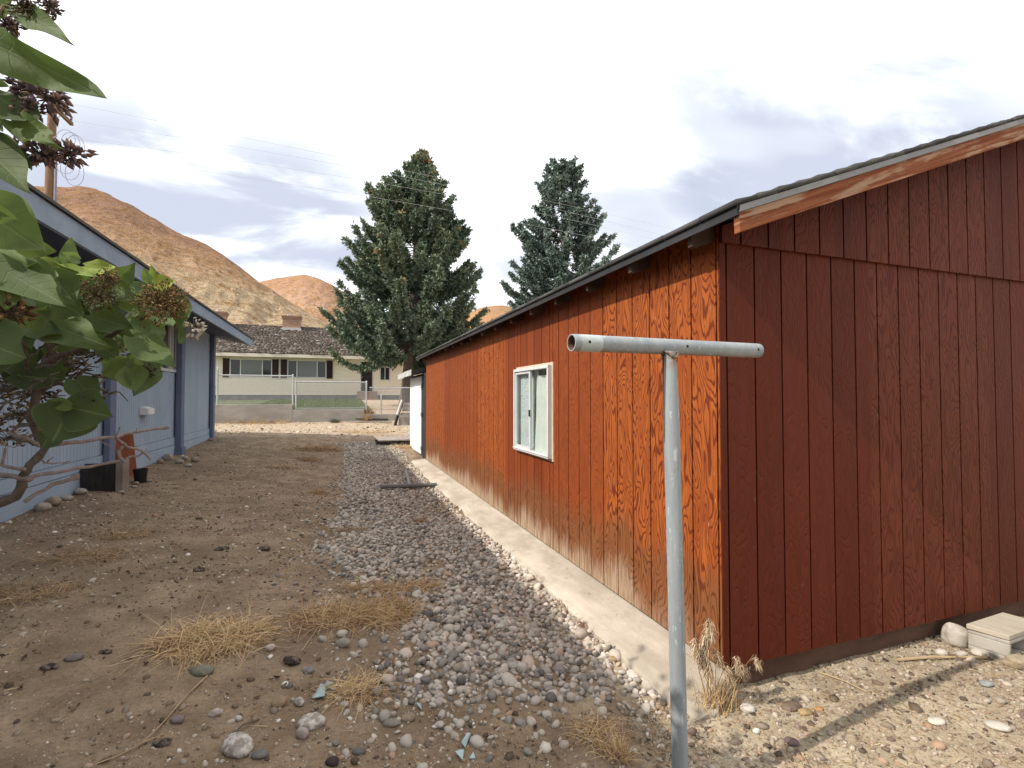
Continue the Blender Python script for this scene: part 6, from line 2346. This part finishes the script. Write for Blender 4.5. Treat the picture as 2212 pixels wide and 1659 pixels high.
# ---- dry flower heads
def head(name_, c, rx, ry, rz, n, L, stops, seed, spiky=False, stem=None):
    rg = np.random.default_rng(seed)
    c = Vector(c)
    u = rg.normal(0, 1, (n, 3))
    u /= np.linalg.norm(u, axis=1, keepdims=True)
    lob = (1 + .55 * fbm(u[:, 0] * 2.1 + seed * 3.3, u[:, 1] * 2.1 + u[:, 2] * 2.0, seed, 3) * 2)
    r_ = rg.random(n) ** .5 * lob
    X = np.array(RGT)
    Yv = np.array(UP)
    Zv = np.array(FWD)
    P = np.array(c) + (u[:, :1] * X * rx + u[:, 1:2] * Yv * ry + u[:, 2:] * Zv * rz) * r_[:, None]
    D = u @ np.stack([X, Yv, Zv]) + rg.normal(0, .55, (n, 3))
    D /= np.linalg.norm(D, axis=1, keepdims=True)
    ln = rg.uniform(.7, 1.3, n) * L
    w_ = ln * rg.uniform(.16, .28, n)
    a = np.cross(D, rg.normal(0, 1, (n, 3)))
    a /= np.linalg.norm(a, axis=1, keepdims=True)
    b2 = np.cross(D, a)
    m_ = P + D * (ln * .4)[:, None]
    tipv = P + D * ln[:, None]
    V = np.stack([P, m_ + a * w_[:, None], m_ + b2 * w_[:, None], m_ - a * w_[:, None], m_ - b2 * w_[:, None], tipv], 1).reshape(-1, 3)
    f = np.array([[0, 2, 1], [0, 3, 2], [0, 4, 3], [0, 1, 4], [5, 1, 2], [5, 2, 3], [5, 3, 4], [5, 4, 1]])
    Fc = (f[None] + (np.arange(n) * 6)[:, None, None]).reshape(-1, 3)
    k = NT('dry_flower_%d' % seed)
    m = k.done(k.ramp(k.attr('tint'), stops), .8, .2)
    o = npmesh(name_, V, Fc, m, lil, tint=np.repeat(rg.random(n), 6))
    bb2 = MB()
    for i in range(0, n, max(1, n // 40)):
        bb2.tube([c - Vector(UP) * ry * .2, c.lerp(Vector(P[i]), .6) + Vector(rg.normal(0, .002, 3)), P[i]], .0007, 4, False)
    bb2.build('flower_stalks', M_LBARK, o)
    return o


BRN = [(0, (.06, .04, .02)), (.45, (.18, .115, .045)), (.8, (.30, .165, .06)), (1, (.44, .33, .17))]
PUR = [(0, (.075, .055, .07)), (.5, (.17, .12, .125)), (.85, (.25, .155, .115)), (1, (.33, .26, .23))]
px_m = lambda n_, d_: n_ * .72 / 1066 * d_
head('dry_flower_head', Q(488, 905, 1.04), px_m(82, 1.04), px_m(62, 1.04), .04, 1150, .0068, BRN, 1)
head('dry_flower_head', Q(292, 882, 1.02), px_m(58, 1.02), px_m(52, 1.02), .035, 560, .0062, [(0, (.05, .036, .018)), (.5, (.13, .09, .04)), (1, (.26, .18, .09))], 2)
head('dry_flower_head', Q(330, 835, 1.02), px_m(20, 1.02), px_m(30, 1.02), .02, 170, .006, BRN, 12)
head('dry_flower_head', Q(28, 935, .84), px_m(52, .84), px_m(30, .84), .025, 60, .018, [(0, (.05, .028, .018)), (.5, (.16, .075, .03)), (1, (.30, .20, .10))], 3)
head('dry_flower_head', Q(142, 292, .62), px_m(44, .62), px_m(40, .62), .02, 85, .012, PUR, 4)
head('dry_flower_head', Q(75, 265, .62), px_m(30, .62), px_m(45, .62), .015, 52, .011, PUR, 5)
head('dry_flower_head', Q(90, 330, .62), px_m(30, .62), px_m(26, .62), .015, 40, .010, PUR, 6)
head('dry_flower_head', Q(40, 448, .62), px_m(60, .62), px_m(16, .62), .012, 60, .011, PUR, 7)
head('dry_flower_head', Q(130, 462, .62), px_m(55, .62), px_m(20, .62), .015, 85, .011, PUR, 8)
head('dry_flower_head', Q(205, 460, .62), px_m(45, .62), px_m(24, .62), .015, 85, .012, PUR, 9)
head('dry_flower_head', Q(95, 30, .56), px_m(50, .56), px_m(22, .56), .015, 130, .0065, [(0, (.07, .06, .035)), (.6, (.17, .13, .07)), (1, (.25, .2, .14))], 10)
head('dry_flower_head', Q(148, 16, .56), px_m(24, .56), px_m(26, .56), .012, 60, .0068, PUR, 11)
head('dry_flower_head', Q(20, 70, .56), px_m(40, .56), px_m(24, .56), .015, 80, .0075, PUR, 13)
head('dry_flower_head', Q(5, 185, .6), px_m(22, .6), px_m(20, .6), .01, 26, .012, PUR, 14)
head('dry_flower_head', Q(432, 1118, 1.08), px_m(34, 1.08), px_m(26, 1.08), .02, 130, .0085, [(0, (.03, .025, .013)), (1, (.12, .09, .045))], 15)
head('dry_flower_head', Q(585, 985, 1.06), px_m(22, 1.06), px_m(26, 1.06), .012, 34, .013, [(0, (.42, .37, .27)), (1, (.62, .58, .48))], 16)
for i, (x_, y_, r_, n_) in enumerate(((95, 1180, 60, 70), (200, 1090, 70, 90), (60, 1240, 60, 60), (330, 1060, 55, 80), (25, 1310, 60, 50), (250, 1165, 45, 60), (15, 1170, 55, 60), (90, 990, 40, 40))):
    head('seed_pod_cluster', Q(x_, y_, 1.24 + .02 * i), px_m(r_, 1.24), px_m(r_ * .55, 1.24), .04, n_, .014,
         [(0, (.035, .027, .02)), (.6, (.13, .095, .065)), (.9, (.30, .23, .16)), (1, (.42, .36, .27))], 30 + i)
print('DONE', len(bpy.data.objects))
